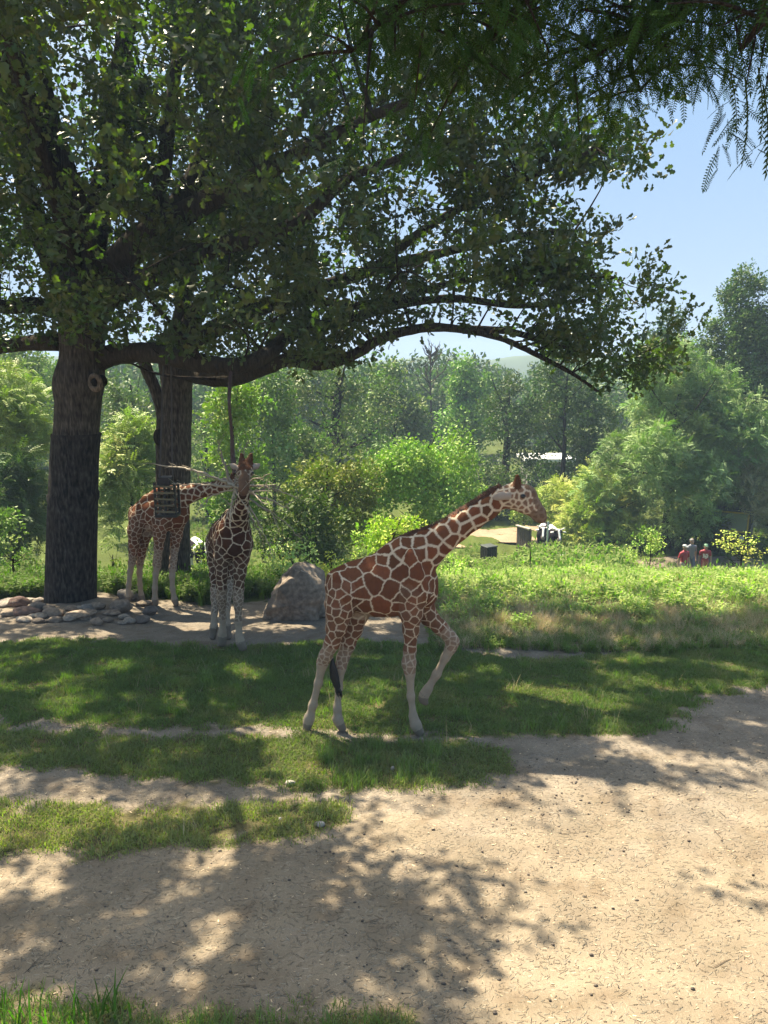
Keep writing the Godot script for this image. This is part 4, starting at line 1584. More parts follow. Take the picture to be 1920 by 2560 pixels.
	dead_tree("bare dead tree rising from the valley woods", [932, 880], 742, 70.0, 0.11)

func dead_tree(label: String, foot: Array, top: float, d: float, r: float):
	var rg := RandomNumberGenerator.new()
	rg.seed = hash(label)
	var b := MB.new()
	var p := JD(foot[0], top, d)
	var base := on_ground(p.x, -d)
	var h := p.y - base.y
	var col := lin(0.14, 0.115, 0.095)
	b.tube(spline([Vector3.ZERO, Vector3(0.1, h * 0.4, 0), Vector3(-0.1, h * 0.75, 0.1), Vector3(0.05, h, 0)], 4), [r * 1.3, r * 1.2, r * 1.1, r, r, r * 0.9, r * 0.8, r * 0.7, r * 0.6, r * 0.5, r * 0.4, r * 0.3, 0.02], 6, col)
	for k in 26:
		var f := rg.randf_range(0.62, 0.97)
		var s := Vector3(0, h * f, 0)
		var a := rg.randf() * TAU
		var ln := h * (1.02 - f) * rg.randf_range(0.25, 0.6) + 0.6
		var dv := Vector3(cos(a) * 0.62, 0.8, sin(a) * 0.62) * ln
		b.tube([s, s + dv * 0.5 + Vector3(cos(a), -0.3, sin(a)) * 0.12 * ln, s + dv], [0.06, 0.045, 0.015], 4, col)
		for q in 3:
			var m := s + dv * rg.randf_range(0.4, 0.9)
			b.tube([m, m + (dv.normalized() + Vector3(rg.randfn(), rg.randf(), rg.randfn()) * 0.5) * ln * 0.35], [0.03, 0.01], 3, col)
	var t := thing("dead_tree", label, "tree", base, "bare dead trees")
	part("trunk", b.mesh(), M.bark, t)

func build_shrubs():
	var gr := "shrubs of the enclosure"
	var T := leafy_tree
	T.call("shrub", "large bright green round bush behind the walking giraffe's back", "shrub", gr, [795, 890, 1050, 1180], 30.0, lin(0.270, 0.394, 0.099), "broad", {"lobes": 13, "dense": 0.95, "size": 0.8, "floor": 0.0})
	T.call("shrub", "yellow-green rounded bush behind the facing giraffe, dark at its foot", "shrub", gr, [595, 950, 820, 1200], 27.0, lin(0.216, 0.245, 0.050), "broad", {"lobes": 12, "dense": 0.95, "size": 0.75, "floor": 0.0})
	T.call("shrub", "dark bush under the yellow-green one behind the boulder", "shrub", gr, [540, 1060, 790, 1240], 24.5, lin(0.086, 0.126, 0.040), "broad", {"lobes": 9, "dense": 1.0, "size": 0.7, "floor": 0.0})
	T.call("shrub", "yellow-green feathery bush behind the two black cows", "shrub", gr, [1165, 1010, 1420, 1235], 38.5, lin(0.355, 0.429, 0.103), "fern", {"lobes": 13, "dense": 1.5, "flat": 0.5, "floor": 0.0})
	T.call("shrub", "glowing light green shrub right behind the walking giraffe's shoulders", "shrub", gr, [745, 1105, 950, 1270], 20.0, lin(0.478, 0.616, 0.111), "large", {"lobes": 12, "dense": 1.42, "size": 0.75, "floor": 0.0})
	T.call("shrub", "pale leafy shrub behind the grey boulder", "shrub", gr, [560, 1165, 705, 1290], 18.6, lin(0.411, 0.512, 0.203), "small", {"lobes": 9, "dense": 1.56, "size": 0.95, "floor": 0.0})
	T.call("shrub", "yellowish broad-leaved shrub between boulder and walking giraffe", "shrub", gr, [672, 1180, 760, 1290], 18.0, lin(0.575, 0.616, 0.129), "large", {"lobes": 7, "dense": 1.42, "size": 0.6, "floor": 0.0})
	T.call("shrub", "bright shrub below the walking giraffe's throat", "shrub", gr, [925, 1180, 1015, 1300], 19.0, lin(0.411, 0.567, 0.129), "small", {"lobes": 8, "dense": 1.71, "size": 0.9, "floor": 0.0})
	T.call("shrub", "spindly shrub under the hanging branches, right of the facing giraffe", "shrub", gr, [560, 1110, 660, 1220], 21.5, lin(0.149, 0.211, 0.065), "small", {"lobes": 7, "dense": 0.76, "size": 0.9, "floor": 0.0})
	T.call("shrub", "sunlit tall weed clump between the second oak and the facing giraffe", "shrub", gr, [412, 1130, 470, 1280], 19.6, lin(0.338, 0.461, 0.124), "large", {"lobes": 7, "dense": 0.85, "size": 0.55, "floor": 0.0})
	T.call("shrub", "low shrub between the big oak and the feeding giraffe's hind legs", "shrub", gr, [205, 1170, 285, 1290], 18.8, lin(0.208, 0.284, 0.076), "small", {"lobes": 8, "dense": 1.14, "size": 0.9, "floor": 0.0})
	T.call("shrub", "low green shrub left of the big oak's foot", "shrub", gr, [-40, 1170, 100, 1290], 18.6, lin(0.165, 0.242, 0.065), "small", {"lobes": 9, "dense": 1.14, "size": 0.95, "floor": 0.0})
	T.call("shrub", "green thicket far left below the feathery tree", "shrub", gr, [-90, 1080, 60, 1230], 22.5, lin(0.231, 0.334, 0.090), "broad", {"lobes": 9, "dense": 0.9, "size": 0.65, "floor": 0.0})
	T.call("shrub", "dense green shrub seen between the feeding giraffe's legs", "shrub", gr, [270, 1150, 420, 1270], 21.0, lin(0.149, 0.218, 0.065), "small", {"lobes": 9, "dense": 1.14, "size": 1.1, "floor": 0.0})
	T.call("young_tree", "bright young tree standing in the meadow left of the walkers", "tree", "young trees in the meadow", [1365, 1128, 1445, 1260], 24.0, lin(0.345, 0.485, 0.124), "small", {"lobes": 9, "dense": 1.60, "size": 1.0, "floor": 0.1, "trunk": 0.03})
	T.call("young_tree", "small golden-leaved tree with a thin trunk at the meadow's right end", "tree", "young trees in the meadow", [1545, 1138, 1665, 1218], 23.0, lin(0.494, 0.539, 0.120), "small", {"lobes": 9, "dense": 1.34, "size": 1.0, "flat": 0.9, "trunk": 0.045, "limbs": 9})
	T.call("young_tree", "thin sapling with tiered twigs in front of the wooden fence panel", "tree", "young trees in the meadow", [1128, 1130, 1165, 1245], 22.5, lin(0.251, 0.348, 0.084), "small", {"lobes": 6, "dense": 1.02, "size": 0.75, "trunk": 0.02})
	T.call("shrub", "dark undergrowth below the feathery tree, behind the walkers", "shrub", gr, [1400, 1100, 1600, 1235], 36.0, lin(0.066, 0.095, 0.031), "broad", {"lobes": 9, "dense": 1.0, "size": 0.9, "floor": 0.0})
	T.call("shrub", "dark undergrowth at the foot of the yellow-green bush", "shrub", gr, [1210, 1150, 1400, 1245], 36.5, lin(0.076, 0.108, 0.038), "broad", {"lobes": 9, "dense": 1.0, "size": 0.8, "floor": 0.0})
	T.call("shrub", "dark shrub in the shade above the dirt track", "shrub", gr, [950, 1000, 1190, 1155], 45.0, lin(0.101, 0.145, 0.050), "broad", {"lobes": 9, "dense": 0.9, "size": 0.9, "floor": 0.0})
	T.call("shrub", "leafy bush left of the giraffe's muzzle over the fence panel", "shrub", gr, [1085, 1070, 1180, 1150], 39.0, lin(0.239, 0.320, 0.080), "broad", {"lobes": 8, "dense": 0.8, "size": 0.7, "floor": 0.0})

# ---- hanging branches and the hay rack
func build_feeders():
	var d := 13.0
	var top := JD(500, 790, 13.28)
	var low := JD(503, 985, d)
	var t := thing("hanging_feeder", "bare branches tied to a dark rope that hangs from the low limb", "feeder", low)
	var b := MB.new()
	b.tube(spline([top - low, Vector3(-0.01, 1.0, 0.06), Vector3(0, 0.4, 0.02), Vector3.ZERO, Vector3(0.04, -0.32, 0.05)], 6), [0.03, 0.03, 0.032, 0.03, 0.033, 0.03, 0.031, 0.03, 0.03, 0.03, 0.03, 0.03, 0.03, 0.03, 0.032, 0.035, 0.04, 0.04, 0.04, 0.05, 0.05, 0.05, 0.05, 0.05, 0.05], 7, lin(0.045, 0.022, 0.016), fine, 0.2)
	part("rope", b.mesh(), M.painted, t)
	var hub := JD(512, 1050, d - 0.05)
	var twigs := [
		[[506, 1050, -0.1], [440, 1022, -0.1], [385, 1010, 0.0], [325, 1002, 0.2]], [[500, 1046, 0], [487, 1010, 0.05], [478, 975, 0.1], [470, 952, 0.1]],
		[[520, 1056, -0.2], [470, 1048, -0.1], [420, 1046, 0], [372, 1046, 0.1]], [[522, 1052, -0.2], [560, 1048, -0.3], [600, 1060, -0.4], [640, 1075, -0.4]],
		[[510, 1050, -0.2], [550, 1062, -0.45], [580, 1052, -0.5], [612, 1056, -0.5]], [[515, 1055, -0.2], [552, 1072, -0.4], [590, 1082, -0.5], [625, 1100, -0.5]],
		[[515, 1060, -0.2], [558, 1092, -0.45], [585, 1108, -0.5], [604, 1150, -0.5]], [[510, 1060, -0.1], [535, 1110, -0.4], [560, 1150, -0.5], [572, 1185, -0.5]],
		[[508, 1058, -0.1], [500, 1085, -0.2], [495, 1105, -0.2], [488, 1130, -0.2]], [[512, 1058, -0.1], [522, 1090, -0.3], [518, 1120, -0.3], [512, 1160, -0.3]],
		[[520, 1064, -0.2], [570, 1100, -0.4], [615, 1128, -0.4], [650, 1165, -0.4]], [[505, 1056, 0], [470, 1066, 0.1], [448, 1078, 0.1], [430, 1098, 0.1]],
		[[508, 1052, -0.3], [528, 1062, -1.3], [546, 1066, -2.1], [575, 1090, -2.4]], [[508, 1046, -0.3], [526, 1040, -1.4], [548, 1036, -2.2], [585, 1024, -2.4]],
		[[506, 1056, -0.2], [516, 1076, -1.2], [530, 1096, -1.9], [552, 1130, -2.1]], [[500, 1048, -0.3], [482, 1040, -1.2], [452, 1030, -1.8], [425, 1022, -2.0]],
		[[510, 1050, -0.3], [530, 1052, -1.6], [556, 1050, -2.2], [600, 1046, -2.4]], [[506, 1060, -0.2], [505, 1080, -1.2], [498, 1105, -1.7], [500, 1135, -1.8]],
		[[514, 1058, -0.2], [556, 1124, -0.4], [572, 1160, -0.45], [590, 1205, -0.45]], [[505, 1050, 0], [516, 1000, 0.1], [528, 975, 0.15], [536, 950, 0.15]],
	]
	for q in twigs.size():
		var pts := []
		for p in twigs[q]:
			pts.append(JD(p[0], p[1], d + p[2]) - low)
		var sp := spline(pts, 5)
		var m := MB.new()
		var r0 := 0.030 if q < 6 else 0.017
		var rad := []
		for k in sp.size():
			rad.append(lerpf(r0, 0.005, float(k) / sp.size()))
			if k > 0:
				sp[k] += Vector3(rng.randfn(), rng.randfn(), rng.randfn()) * 0.012
		var col := vary(lin(0.36, 0.29, 0.20) if q % 3 != 1 else lin(0.22, 0.17, 0.12), 0.2)
		m.tube(sp, rad, 6, col)
		for k in 7:
			var at := rng.randi_range(5, sp.size() - 2)
			var dv: Vector3 = (sp[at + 1] - sp[at]).normalized()
			var off := (dv + Vector3(rng.randfn(), rng.randfn() - 0.2, rng.randfn()) * 0.7).normalized() * rng.randf_range(0.1, 0.34)
			m.tube([sp[at], sp[at] + off * 0.5 + Vector3(0, 0.01, 0), sp[at] + off], [rad[at] * 0.6, rad[at] * 0.4, 0.003], 4, col)
		part("branch", m.mesh(), M.painted, t)
	# hay rack on two ropes, between us and the feeding giraffe
	var hd := 14.6
	var c := JD(361, 1076, hd)
	var px := m_per_px(361 * DK, 1076 * DK, hd) * DK
	var w := 46.0 * px
	var h := 74.0 * px
	var h2 := thing("hay_rack", "dark slatted hay rack hanging in front of the second oak and the feeding giraffe", "rack", c)
	var f := MB.new()
	for sx in [-1, 0, 1]:
		for sz in [-1, 1]:
			f.box(Vector3(sx * w * 0.46, 0, sz * 0.14), Vector3(0.045, h, 0.04), Color(0.014, 0.012, 0.010), Basis(), 0.006)
	f.box(Vector3(0, -h * 0.5, 0), Vector3(w, 0.05, 0.34), Color(0.014, 0.012, 0.010), Basis(), 0.006)
	f.box(Vector3(0, h * 0.52, 0), Vector3(w * 0.55, 0.16, 0.3), Color(0.012, 0.010, 0.009), Basis(), 0.01)
	part("frame", f.mesh(), M.painted, h2)
	for r in 5:
		for sz in [-1, 1]:
			var m := MB.new()
			m.box(Vector3(0, -h * 0.36 + r * h * 0.185, sz * 0.165 + 0.004 * r), Vector3(w * 0.92, 0.04, 0.018), vary(lin(0.12, 0.10, 0.052), 0.3), Basis(Vector3.FORWARD, rng.randfn() * 0.03), 0.004)
			part("slat", m.mesh(), M.painted, h2)
	var hay := MB.new()
	for k in 160:
		var p := Vector3(rng.randf_range(-0.42, 0.42) * w, rng.randf_range(-0.4, 0.35) * h, rng.randf_range(-0.12, 0.12))
		var dv := Vector3(rng.randfn(), rng.randfn() * 0.5, rng.randfn() * 0.4).normalized() * 0.09
		hay.tube([p - dv, p, p + dv], [0.004, 0.005, 0.003], 3, vary(lin(0.075, 0.062, 0.03), 0.4))
	part("hay", hay.mesh(), M.painted, h2, "stuff")
	for sx in [-1, 1]:
		var m := MB.new()
		var up := JD(361 + sx * 8, 770, hd + 0.4) - c
		m.tube([Vector3(sx * w * 0.3, h * 0.5, 0), up], [0.014, 0.014], 6, lin(0.04, 0.035, 0.03))
		part("rope", m.mesh(), M.painted, h2)

# ---- stones
func stone_mesh(r: Vector3, seed_: int, n: int, cuts: int, col: Color, rough := 0.16) -> ArrayMesh:
	var rg := RandomNumberGenerator.new()
	rg.seed = seed_
	var planes := []
	for k in cuts:
		var d := Vector3(rg.randfn(), rg.randfn() * 0.8, rg.randfn()).normalized()
		planes.append([d, rg.randf_range(0.62, 0.9)])
	var b := MB.new()
	b.ball(Vector3.ZERO, Vector3.ONE, n, col)
	var off := rg.randf() * 100.0
	for k in b.v.size():
		var p := b.v[k]
		p *= 1.0 + rough * fine.get_noise_3d(p.x * 1.1 + off, p.y * 1.1, p.z * 1.1)
		for q in planes:
			var over: float = p.dot(q[0]) - q[1]
			if over > 0:
				p -= q[0] * over * 0.9
		p *= 1.0 + 0.04 * fine.get_noise_3d(p.x * 5 + off, p.y * 5, p.z * 5)
		b.v[k] = p * r
		var g := 1.0 + 0.25 * fine.get_noise_3d(p.x * 2.4, p.y * 2.4 + off, p.z * 2.4)
		b.c[k] = Color(col.r * g, col.g * g, col.b * g)
	return b.mesh()

func boulder(label: String, foot: Array, px: float, high: float, deep: float, col: Color, seed_: int, turn := 0.0, cuts := 9):
	# foot: [u, v] of the middle of its lower edge in the 1659 wide reading; px: its width there
	var p := GD(foot[0], foot[1])
	var s := m_per_px(foot[0] * DK, foot[1] * DK, -p.z) * DK
	var w := px * s * 0.5
	var h := high * s * 0.5
	var t := thing("boulder", label, "boulder", p + Vector3(0, 0, -deep * w * 0.6), "boulders at the edge of the lawn")
	t.rotation.y = turn
	var o := part("stone", stone_mesh(Vector3(w, h * 1.12, w * deep), seed_, 26, cuts, col), M.stone, t)
	o.position.y = h * 0.86

func big_boulder():
	# a leaning wedge: steep back to the right, a long smooth slope down to the left
	var foot := GD(636, 1338)
	var s := m_per_px(636 * DK, 1338 * DK, -foot.z) * DK
	var prof := [[-66, -6], [-64, 12], [-48, 42], [-26, 78], [-6, 99], [14, 104], [34, 95], [52, 76], [60, 48], [60, 16], [50, -8], [0, -14], [-44, -12]]
	var b := MB.new()
	var rings := 25
	var n := 110
	for r in rings:
		var f := r / (rings - 1.0)
		var z := lerpf(0.55, -0.75, f)
		var shrink := 1.0 - 0.34 * pow(absf(f - 0.42) / 0.58, 2.2)
		for k in n:
			var u := float(k) / n * prof.size()
			var i0 := int(u) % prof.size()
			var i1 := (i0 + 1) % prof.size()
			var q := Vector2(prof[i0][0], prof[i0][1]).lerp(Vector2(prof[i1][0], prof[i1][1]), u - int(u))
			q = Vector2(0, 44) + (q - Vector2(0, 44)) * shrink
			var p := Vector3(q.x * s, q.y * s, z)
			var rid := 1.0 - 2.0 * absf(fine.get_noise_3d(p.x * 0.9 + 3.0, p.y * 0.9, p.z * 0.9))
			p += (p - Vector3(0.0, 0.45, 0.0)).normalized() * (0.09 * rid + 0.06 * fine.get_noise_3d(p.x * 2.6, p.y * 2.6, p.z * 2.6))
			p.x += 0.09 * noise.get_noise_3d(p.x * 9, p.y * 9, p.z * 9)
			var g := 1.0 + 0.3 * fine.get_noise_3d(p.x * 2, p.y * 2 + 9, p.z * 2) - 0.35 * smooth(0.8, 1.0, rid)
			b.vert(p, Color(0.38 * g, 0.31 * g, 0.245 * g))
	for r in rings - 1:
		for k in n:
			var a := r * n + k
			var c := r * n + (k + 1) % n
			b.quad(a, a + n, c + n, c)
	for e in [0, rings - 1]:
		var c := Vector3.ZERO
		for k in n:
			c += b.v[e * n + k]
		c /= n
		c.z += 0.14 if e == 0 else -0.14
		var m := b.vert(c, Color(0.24, 0.205, 0.18))
		for k in n:
			if e == 0:
				b.tri(m, e * n + k, e * n + (k + 1) % n)
			else:
				b.tri(m, e * n + (k + 1) % n, e * n + k)
	var t := thing("boulder", "large grey wedge-shaped boulder behind the walking giraffe's rump", "boulder", foot + Vector3(0, 0, -0.5), "boulders at the edge of the lawn")
	part("stone", b.mesh(), M.stone, t)

func build_rocks():
	big_boulder()
	boulder("flat-topped grey rock showing just above the walking giraffe's back", [795, 1285], 110, 76, 0.8, lin(0.22, 0.21, 0.20), 4, 0.3)
	boulder("small grey stone wedged between the big boulder and the giraffe's rump", [705, 1300], 44, 40, 0.9, lin(0.30, 0.30, 0.29), 8)
	boulder("reddish brown stone low between the big boulder and the giraffe", [700, 1320], 46, 32, 0.9, lin(0.22, 0.16, 0.13), 15)
	boulder("pale low stone at the big boulder's right foot", [698, 1335], 42, 34, 0.9, lin(0.36, 0.31, 0.25), 23)
	# stones round the oak's foot: [u, v of its lower edge, width, height, tone, label]
	var g := lin(0.34, 0.27, 0.21)
	var red := lin(0.26, 0.165, 0.135)
	var pale := lin(0.46, 0.395, 0.33)
	var dark := lin(0.19, 0.16, 0.14)
	var ring := [
		[12, 1313, 60, 20, pale, "long pale flat stone at the far left end of the oak's stone ring"],
		[38, 1313, 42, 28, red, "dark reddish stone in the left back of the oak's stone ring"],
		[52, 1332, 60, 24, red, "long rust-red stone leaning in the left front of the oak ring"],
		[58, 1305, 34, 15, pale, "pale stone at the back left of the oak, half hidden"],
		[80, 1304, 30, 14, pale, "small pale stone touching the oak's left back foot"],
		[76, 1322, 46, 24, dark, "dark rounded stone close to the oak's left foot"],
		[66, 1337, 26, 11, pale, "flat white stone under the rust-red one"],
		[48, 1344, 40, 11, pale, "low pale slab in the grass at the left front of the oak ring"],
		[84, 1338, 34, 15, pale, "light stone in front of the dark one at the oak's left"],
		[80, 1347, 30, 12, g, "grey stone lowest in the left front of the oak ring"],
		[104, 1322, 30, 16, g, "grey stone pressed against the oak's front left"],
		[112, 1334, 44, 24, g, "broad grey stone in front of the oak's left foot"],
		[120, 1346, 36, 15, g, "low grey stone before the broad grey one"],
		[104, 1346, 20, 9, dark, "little dark stone between low grey ones"],
		[152, 1322, 30, 16, g, "angular grey stone against the middle of the oak's foot"],
		[170, 1320, 26, 13, pale, "pale bluish stone at the oak's front right"],
		[190, 1320, 36, 15, lin(0.31, 0.29, 0.265), "smooth blue-grey stone at the oak's right front"],
		[208, 1318, 40, 20, g, "pointed brownish grey stone right of the oak's foot"],
		[166, 1338, 78, 17, g, "long flat grey slab in front of the oak"],
		[180, 1340, 28, 12, pale, "whitish stone lying on the end of the long slab"],
		[148, 1344, 32, 16, pale, "tilted pale stone at the long slab's left end"],
		[206, 1352, 36, 20, g, "grey stone sunk in litter right of the long slab"],
		[218, 1342, 30, 10, dark, "thin dark stone edge right of the slab"],
		[236, 1330, 44, 10, g, "flat grey stone between slab and right mound"],
		[258, 1324, 50, 34, g, "tall triangular grey stone on the right mound"],
		[272, 1297, 48, 27, lin(0.32, 0.29, 0.26), "big pointed stone behind, left of the feeding giraffe's hooves"],
		[296, 1298, 30, 15, pale, "rounded pale stone beside the big pointed one"],
		[268, 1340, 30, 14, pale, "light stone low on the right mound"],
		[278, 1348, 30, 18, pale, "rounded pink-grey stone at the front of the right mound"],
		[262, 1350, 22, 9, pale, "small pale stone at the front edge of the right mound"],
		[306, 1348, 36, 22, dark, "dark rounded stone at the right end of the mound"],
		[322, 1330, 34, 24, dark, "dark stone with grass on it, last of the ring at the right"],
		[310, 1310, 40, 14, lin(0.30, 0.24, 0.18), "brown flat stone on top of the right mound"],
		[14, 1333, 40, 14, g, "grey stone far left, in front of the long pale one"],
		[232, 1345, 26, 12, g, "small grey stone left of the right mound"],
	]
	var seed_ := 60
	for q in ring:
		seed_ += 7
		var p := GD(q[0], q[1] - 1)
		var s := m_per_px(q[0] * DK, q[1] * DK, -p.z) * DK
		var w: float = q[2] * s * 0.5
		var h: float = q[3] * s * 0.5
		var t := thing("stone", q[5], "stone", p + Vector3(0, 0, -w * 0.4), "stones round the foot of the big oak")
		var m := part("rock", stone_mesh(Vector3(w, h * 0.9, w * 0.75), seed_, 12, 5, vary(q[4], 0.12), 0.22), M.stone, t)
		m.position.y = h * 0.62
		m.rotation = Vector3(0, rng.randfn() * 0.25, rng.randfn() * 0.10)
	for q in [[628, 1694, 22, 12, "pale stone at the front edge of the grass strip below the giraffe"], [690, 1783, 24, 10, "small white stone at the tip of the lower grass strip"], [605, 1772, 8, 9, "white pebble in the lower grass strip"], [848, 1664, 9, 12, "white pebble in the grass strip below the walking giraffe"]]:
		var p := GD(q[0], q[1])
		var s := m_per_px(q[0] * DK, q[1] * DK, -p.z) * DK
		seed_ += 5
		var t := thing("stone", q[4], "stone", p, "loose stones on the ground")
		var m := part("rock", stone_mesh(Vector3(q[2] * s * 0.5, q[3] * s * 0.6, q[2] * s * 0.4), seed_, 10, 5, lin(0.52, 0.49, 0.45), 0.2), M.stone, t)
		m.position.y = q[3] * s * 0.25

# ---- grass
func tuft(n: int, radius: float, h: float, w: float, lean: float, seed_: int, broad := false) -> ArrayMesh:
	var r := RandomNumberGenerator.new()
	r.seed = seed_
	var b := MB.new()
	for k in n:
		var a := r.randf() * TAU
		var at := Vector3(cos(a), 0, sin(a)) * radius * sqrt(r.randf())
		var dir := Vector3(r.randfn(), 0, r.randfn())
		dir = dir.normalized() if dir.length() > 0.01 else Vector3.RIGHT
		var hh := h * r.randf_range(0.5, 1.15)
		var le := lean * r.randf_range(0.2, 1.2) * hh
		var side := dir.cross(Vector3.UP)
		side = side.rotated(Vector3.UP, r.randf_range(-0.8, 0.8)) * w * 0.5 * r.randf_range(0.7, 1.2)
		var g := r.randf_range(0.7, 1.3)
		var col := Color(g * r.randf_range(0.9, 1.25), g, g * r.randf_range(0.8, 1.1))
		var m := at + Vector3(0, hh * 0.6, 0) + dir * le * 0.35
		var e := at + Vector3(0, hh, 0) + dir * le
		var p0 := b.vert(at - side - Vector3(0, 0.02, 0), col)
		var p1 := b.vert(at + side - Vector3(0, 0.02, 0), col)
		var p2 := b.vert(m - side * 0.8, col)
		var p3 := b.vert(m + side * 0.8, col)
		var p4 := b.vert(e, col)
		b.tri(p0, p2, p1)
		b.tri(p1, p2, p3)
		b.tri(p2, p4, p3)
		if broad:
			for q in 4:
				var f := r.randf_range(0.3, 1.0)
				var o := at.lerp(e, f)
				var dd := Vector3(r.randfn(), r.randf_range(0.0, 0.8), r.randfn()).normalized()
				var sd := dd.cross(Vector3.UP).normalized() * h * 0.055
				var q0 := b.vert(o, col)
				var q1 := b.vert(o + dd * h * 0.13 + sd, col)
				var q2 := b.vert(o + dd * h * 0.27 - Vector3(0, h * 0.03, 0), col)
				var q3 := b.vert(o + dd * h * 0.13 - sd, col)
				b.tri(q0, q1, q2)
				b.tri(q0, q2, q3)
	return b.mesh()

func scatter(n: int, x0: float, x1: float, d0: float, d1: float, rule: Callable, size: Callable, tint: Callable) -> Array:
	var where := []
	var cols := []
	var rg := RandomNumberGenerator.new()
	rg.seed = n * 3 + int(d0 * 100)
	for k in n:
		var d := sqrt(lerpf(d0 * d0, d1 * d1, rg.randf()))
		var x := rg.randf_range(x0, x1) * d
		if not rule.call(x, d):
			continue
		var s: float = size.call(x, d) * rg.randf_range(0.75, 1.25)
		var b := Basis(Vector3.UP, rg.randf() * TAU)
		where.append(Transform3D(b.scaled(Vector3(s, s * rg.randf_range(0.8, 1.2), s)), on_ground(x, -d)))
		var c: Color = tint.call(x, d)
		var h := rg.randf_range(0.8, 1.22)
		cols.append(Color(c.r * h, c.g * h, c.b * h))
	return [where, cols]

func build_lawn():
	var short := tuft(26, 0.11, 0.038, 0.0085, 1.2, 1)
	var short2 := tuft(22, 0.12, 0.048, 0.008, 1.3, 2)
	var green := func(x: float, d: float) -> Color:
		var k := lawn_at(x, d)
		var m := noise.get_noise_2d(x * 3.5 + 70.0, d * 3.5)
		var m2 := fine.get_noise_2d(x * 1.3 + 30.0, d * 1.3)
		var c := lin(0.20, 0.24, 0.095)
		if k == 2:
			c = lin(0.36, 0.34, 0.15)
		elif k == 1 or k == 3:
			c = lin(0.25, 0.265, 0.115)
		return c.lerp(lin(0.42, 0.35, 0.17), clampf((m + m2 * 0.6) * 1.1 - 0.08, 0.0, 0.7))
	var on := func(x: float, d: float) -> bool:
		var k := lawn_at(x, d)
		if k < 0:
			return false
		if k >= 4:
			return false
		if noise.get_noise_2d(x * 7.0 + 14.0, d * 9.0) > 0.34:
			return false
		var m := fine.get_noise_2d(x * 2.0 - 40.0, d * 2.0)
		return m > -0.36 if k != 2 else m > -0.25
	var one := func(x: float, d: float) -> float:
		return 0.95 + 0.5 * noise.get_noise_2d(x * 6.0, d * 6.0) 
	var a := scatter(26000, -0.64, 0.64, 3.6, 13.2, on, one, green)
	var o := many("grass", short, M.grass, a[0], a[1], self, "stuff")
	tag(o, "short trodden grass of the lawn and the worn strips", "grass")
	a = scatter(17000, -0.64, 0.64, 3.7, 13.3, on, one, green)
	o = many("grass", short2, M.grass, a[0], a[1], self, "stuff")
	tag(o, "slightly longer blades mixed through the lawn", "grass")
	# longer tufts along edges and on the tip of the middle strip
	var long := tuft(30, 0.10, 0.19, 0.009, 0.9, 3)
	var edge := func(x: float, d: float) -> bool:
		var k := lawn_at(x, d)
		if k == 3:
			return fine.get_noise_2d(x * 2.0, d * 2.0) > -0.1
		if k == 1:
			var q := proj(on_ground(x, -d))
			return q.x > 690 and q.x < 960 and q.y > 1612 and fine.get_noise_2d(x * 2.0, d * 2.0) > -0.15
		return k == 0 and noise.get_noise_2d(x * 9.0, d * 9.0) > 0.33
	a = scatter(5200, -0.62, 0.62, 3.6, 12.5, edge, func(x, d): return 0.55 if d < 5.0 else 0.75, func(x, d): return lin(0.23, 0.28, 0.11))
	o = many("grass", long, M.grass, a[0], a[1], self, "stuff")
	tag(o, "longer green tufts along the edges of the grass strips", "grass")
	# the few long green blades at the lower left corner
	var blades := tuft(9, 0.12, 0.27, 0.014, 0.8, 5)
	var w := []
	var c := []
	for q in [[25, 2200], [75, 2205], [120, 2212], [185, 2215], [205, 2190], [10, 2235], [150, 2230], [240, 2225], [60, 2240], [-10, 2190]]:
		var p := GD(q[0], q[1])
		w.append(Transform3D(Basis(Vector3.UP, rng.randf() * TAU).scaled(Vector3.ONE * rng.randf_range(0.7, 1.15)), p))
		c.append(vary(lin(0.10, 0.19, 0.03), 0.2))
	o = many("grass", blades, M.grass, w, c, self, "stuff")
	tag(o, "long bright blades at the near left corner", "grass")
	# dry seed stalks
	var dry := tuft(5, 0.06, 0.26, 0.006, 0.8, 6)
	a = scatter(520, -0.6, 0.6, 5.0, 12.5, func(x, d): return on.call(x, d) and noise.get_noise_2d(x * 4.0 + 11.0, d * 4.0) > 0.02, func(x, d): return 0.8, func(x, d): return lin(0.40, 0.33, 0.19))
	o = many("dry_grass", dry, M.straw, a[0], a[1], self, "stuff")
	tag(o, "scattered dry seed stalks standing in the lawn", "grass")

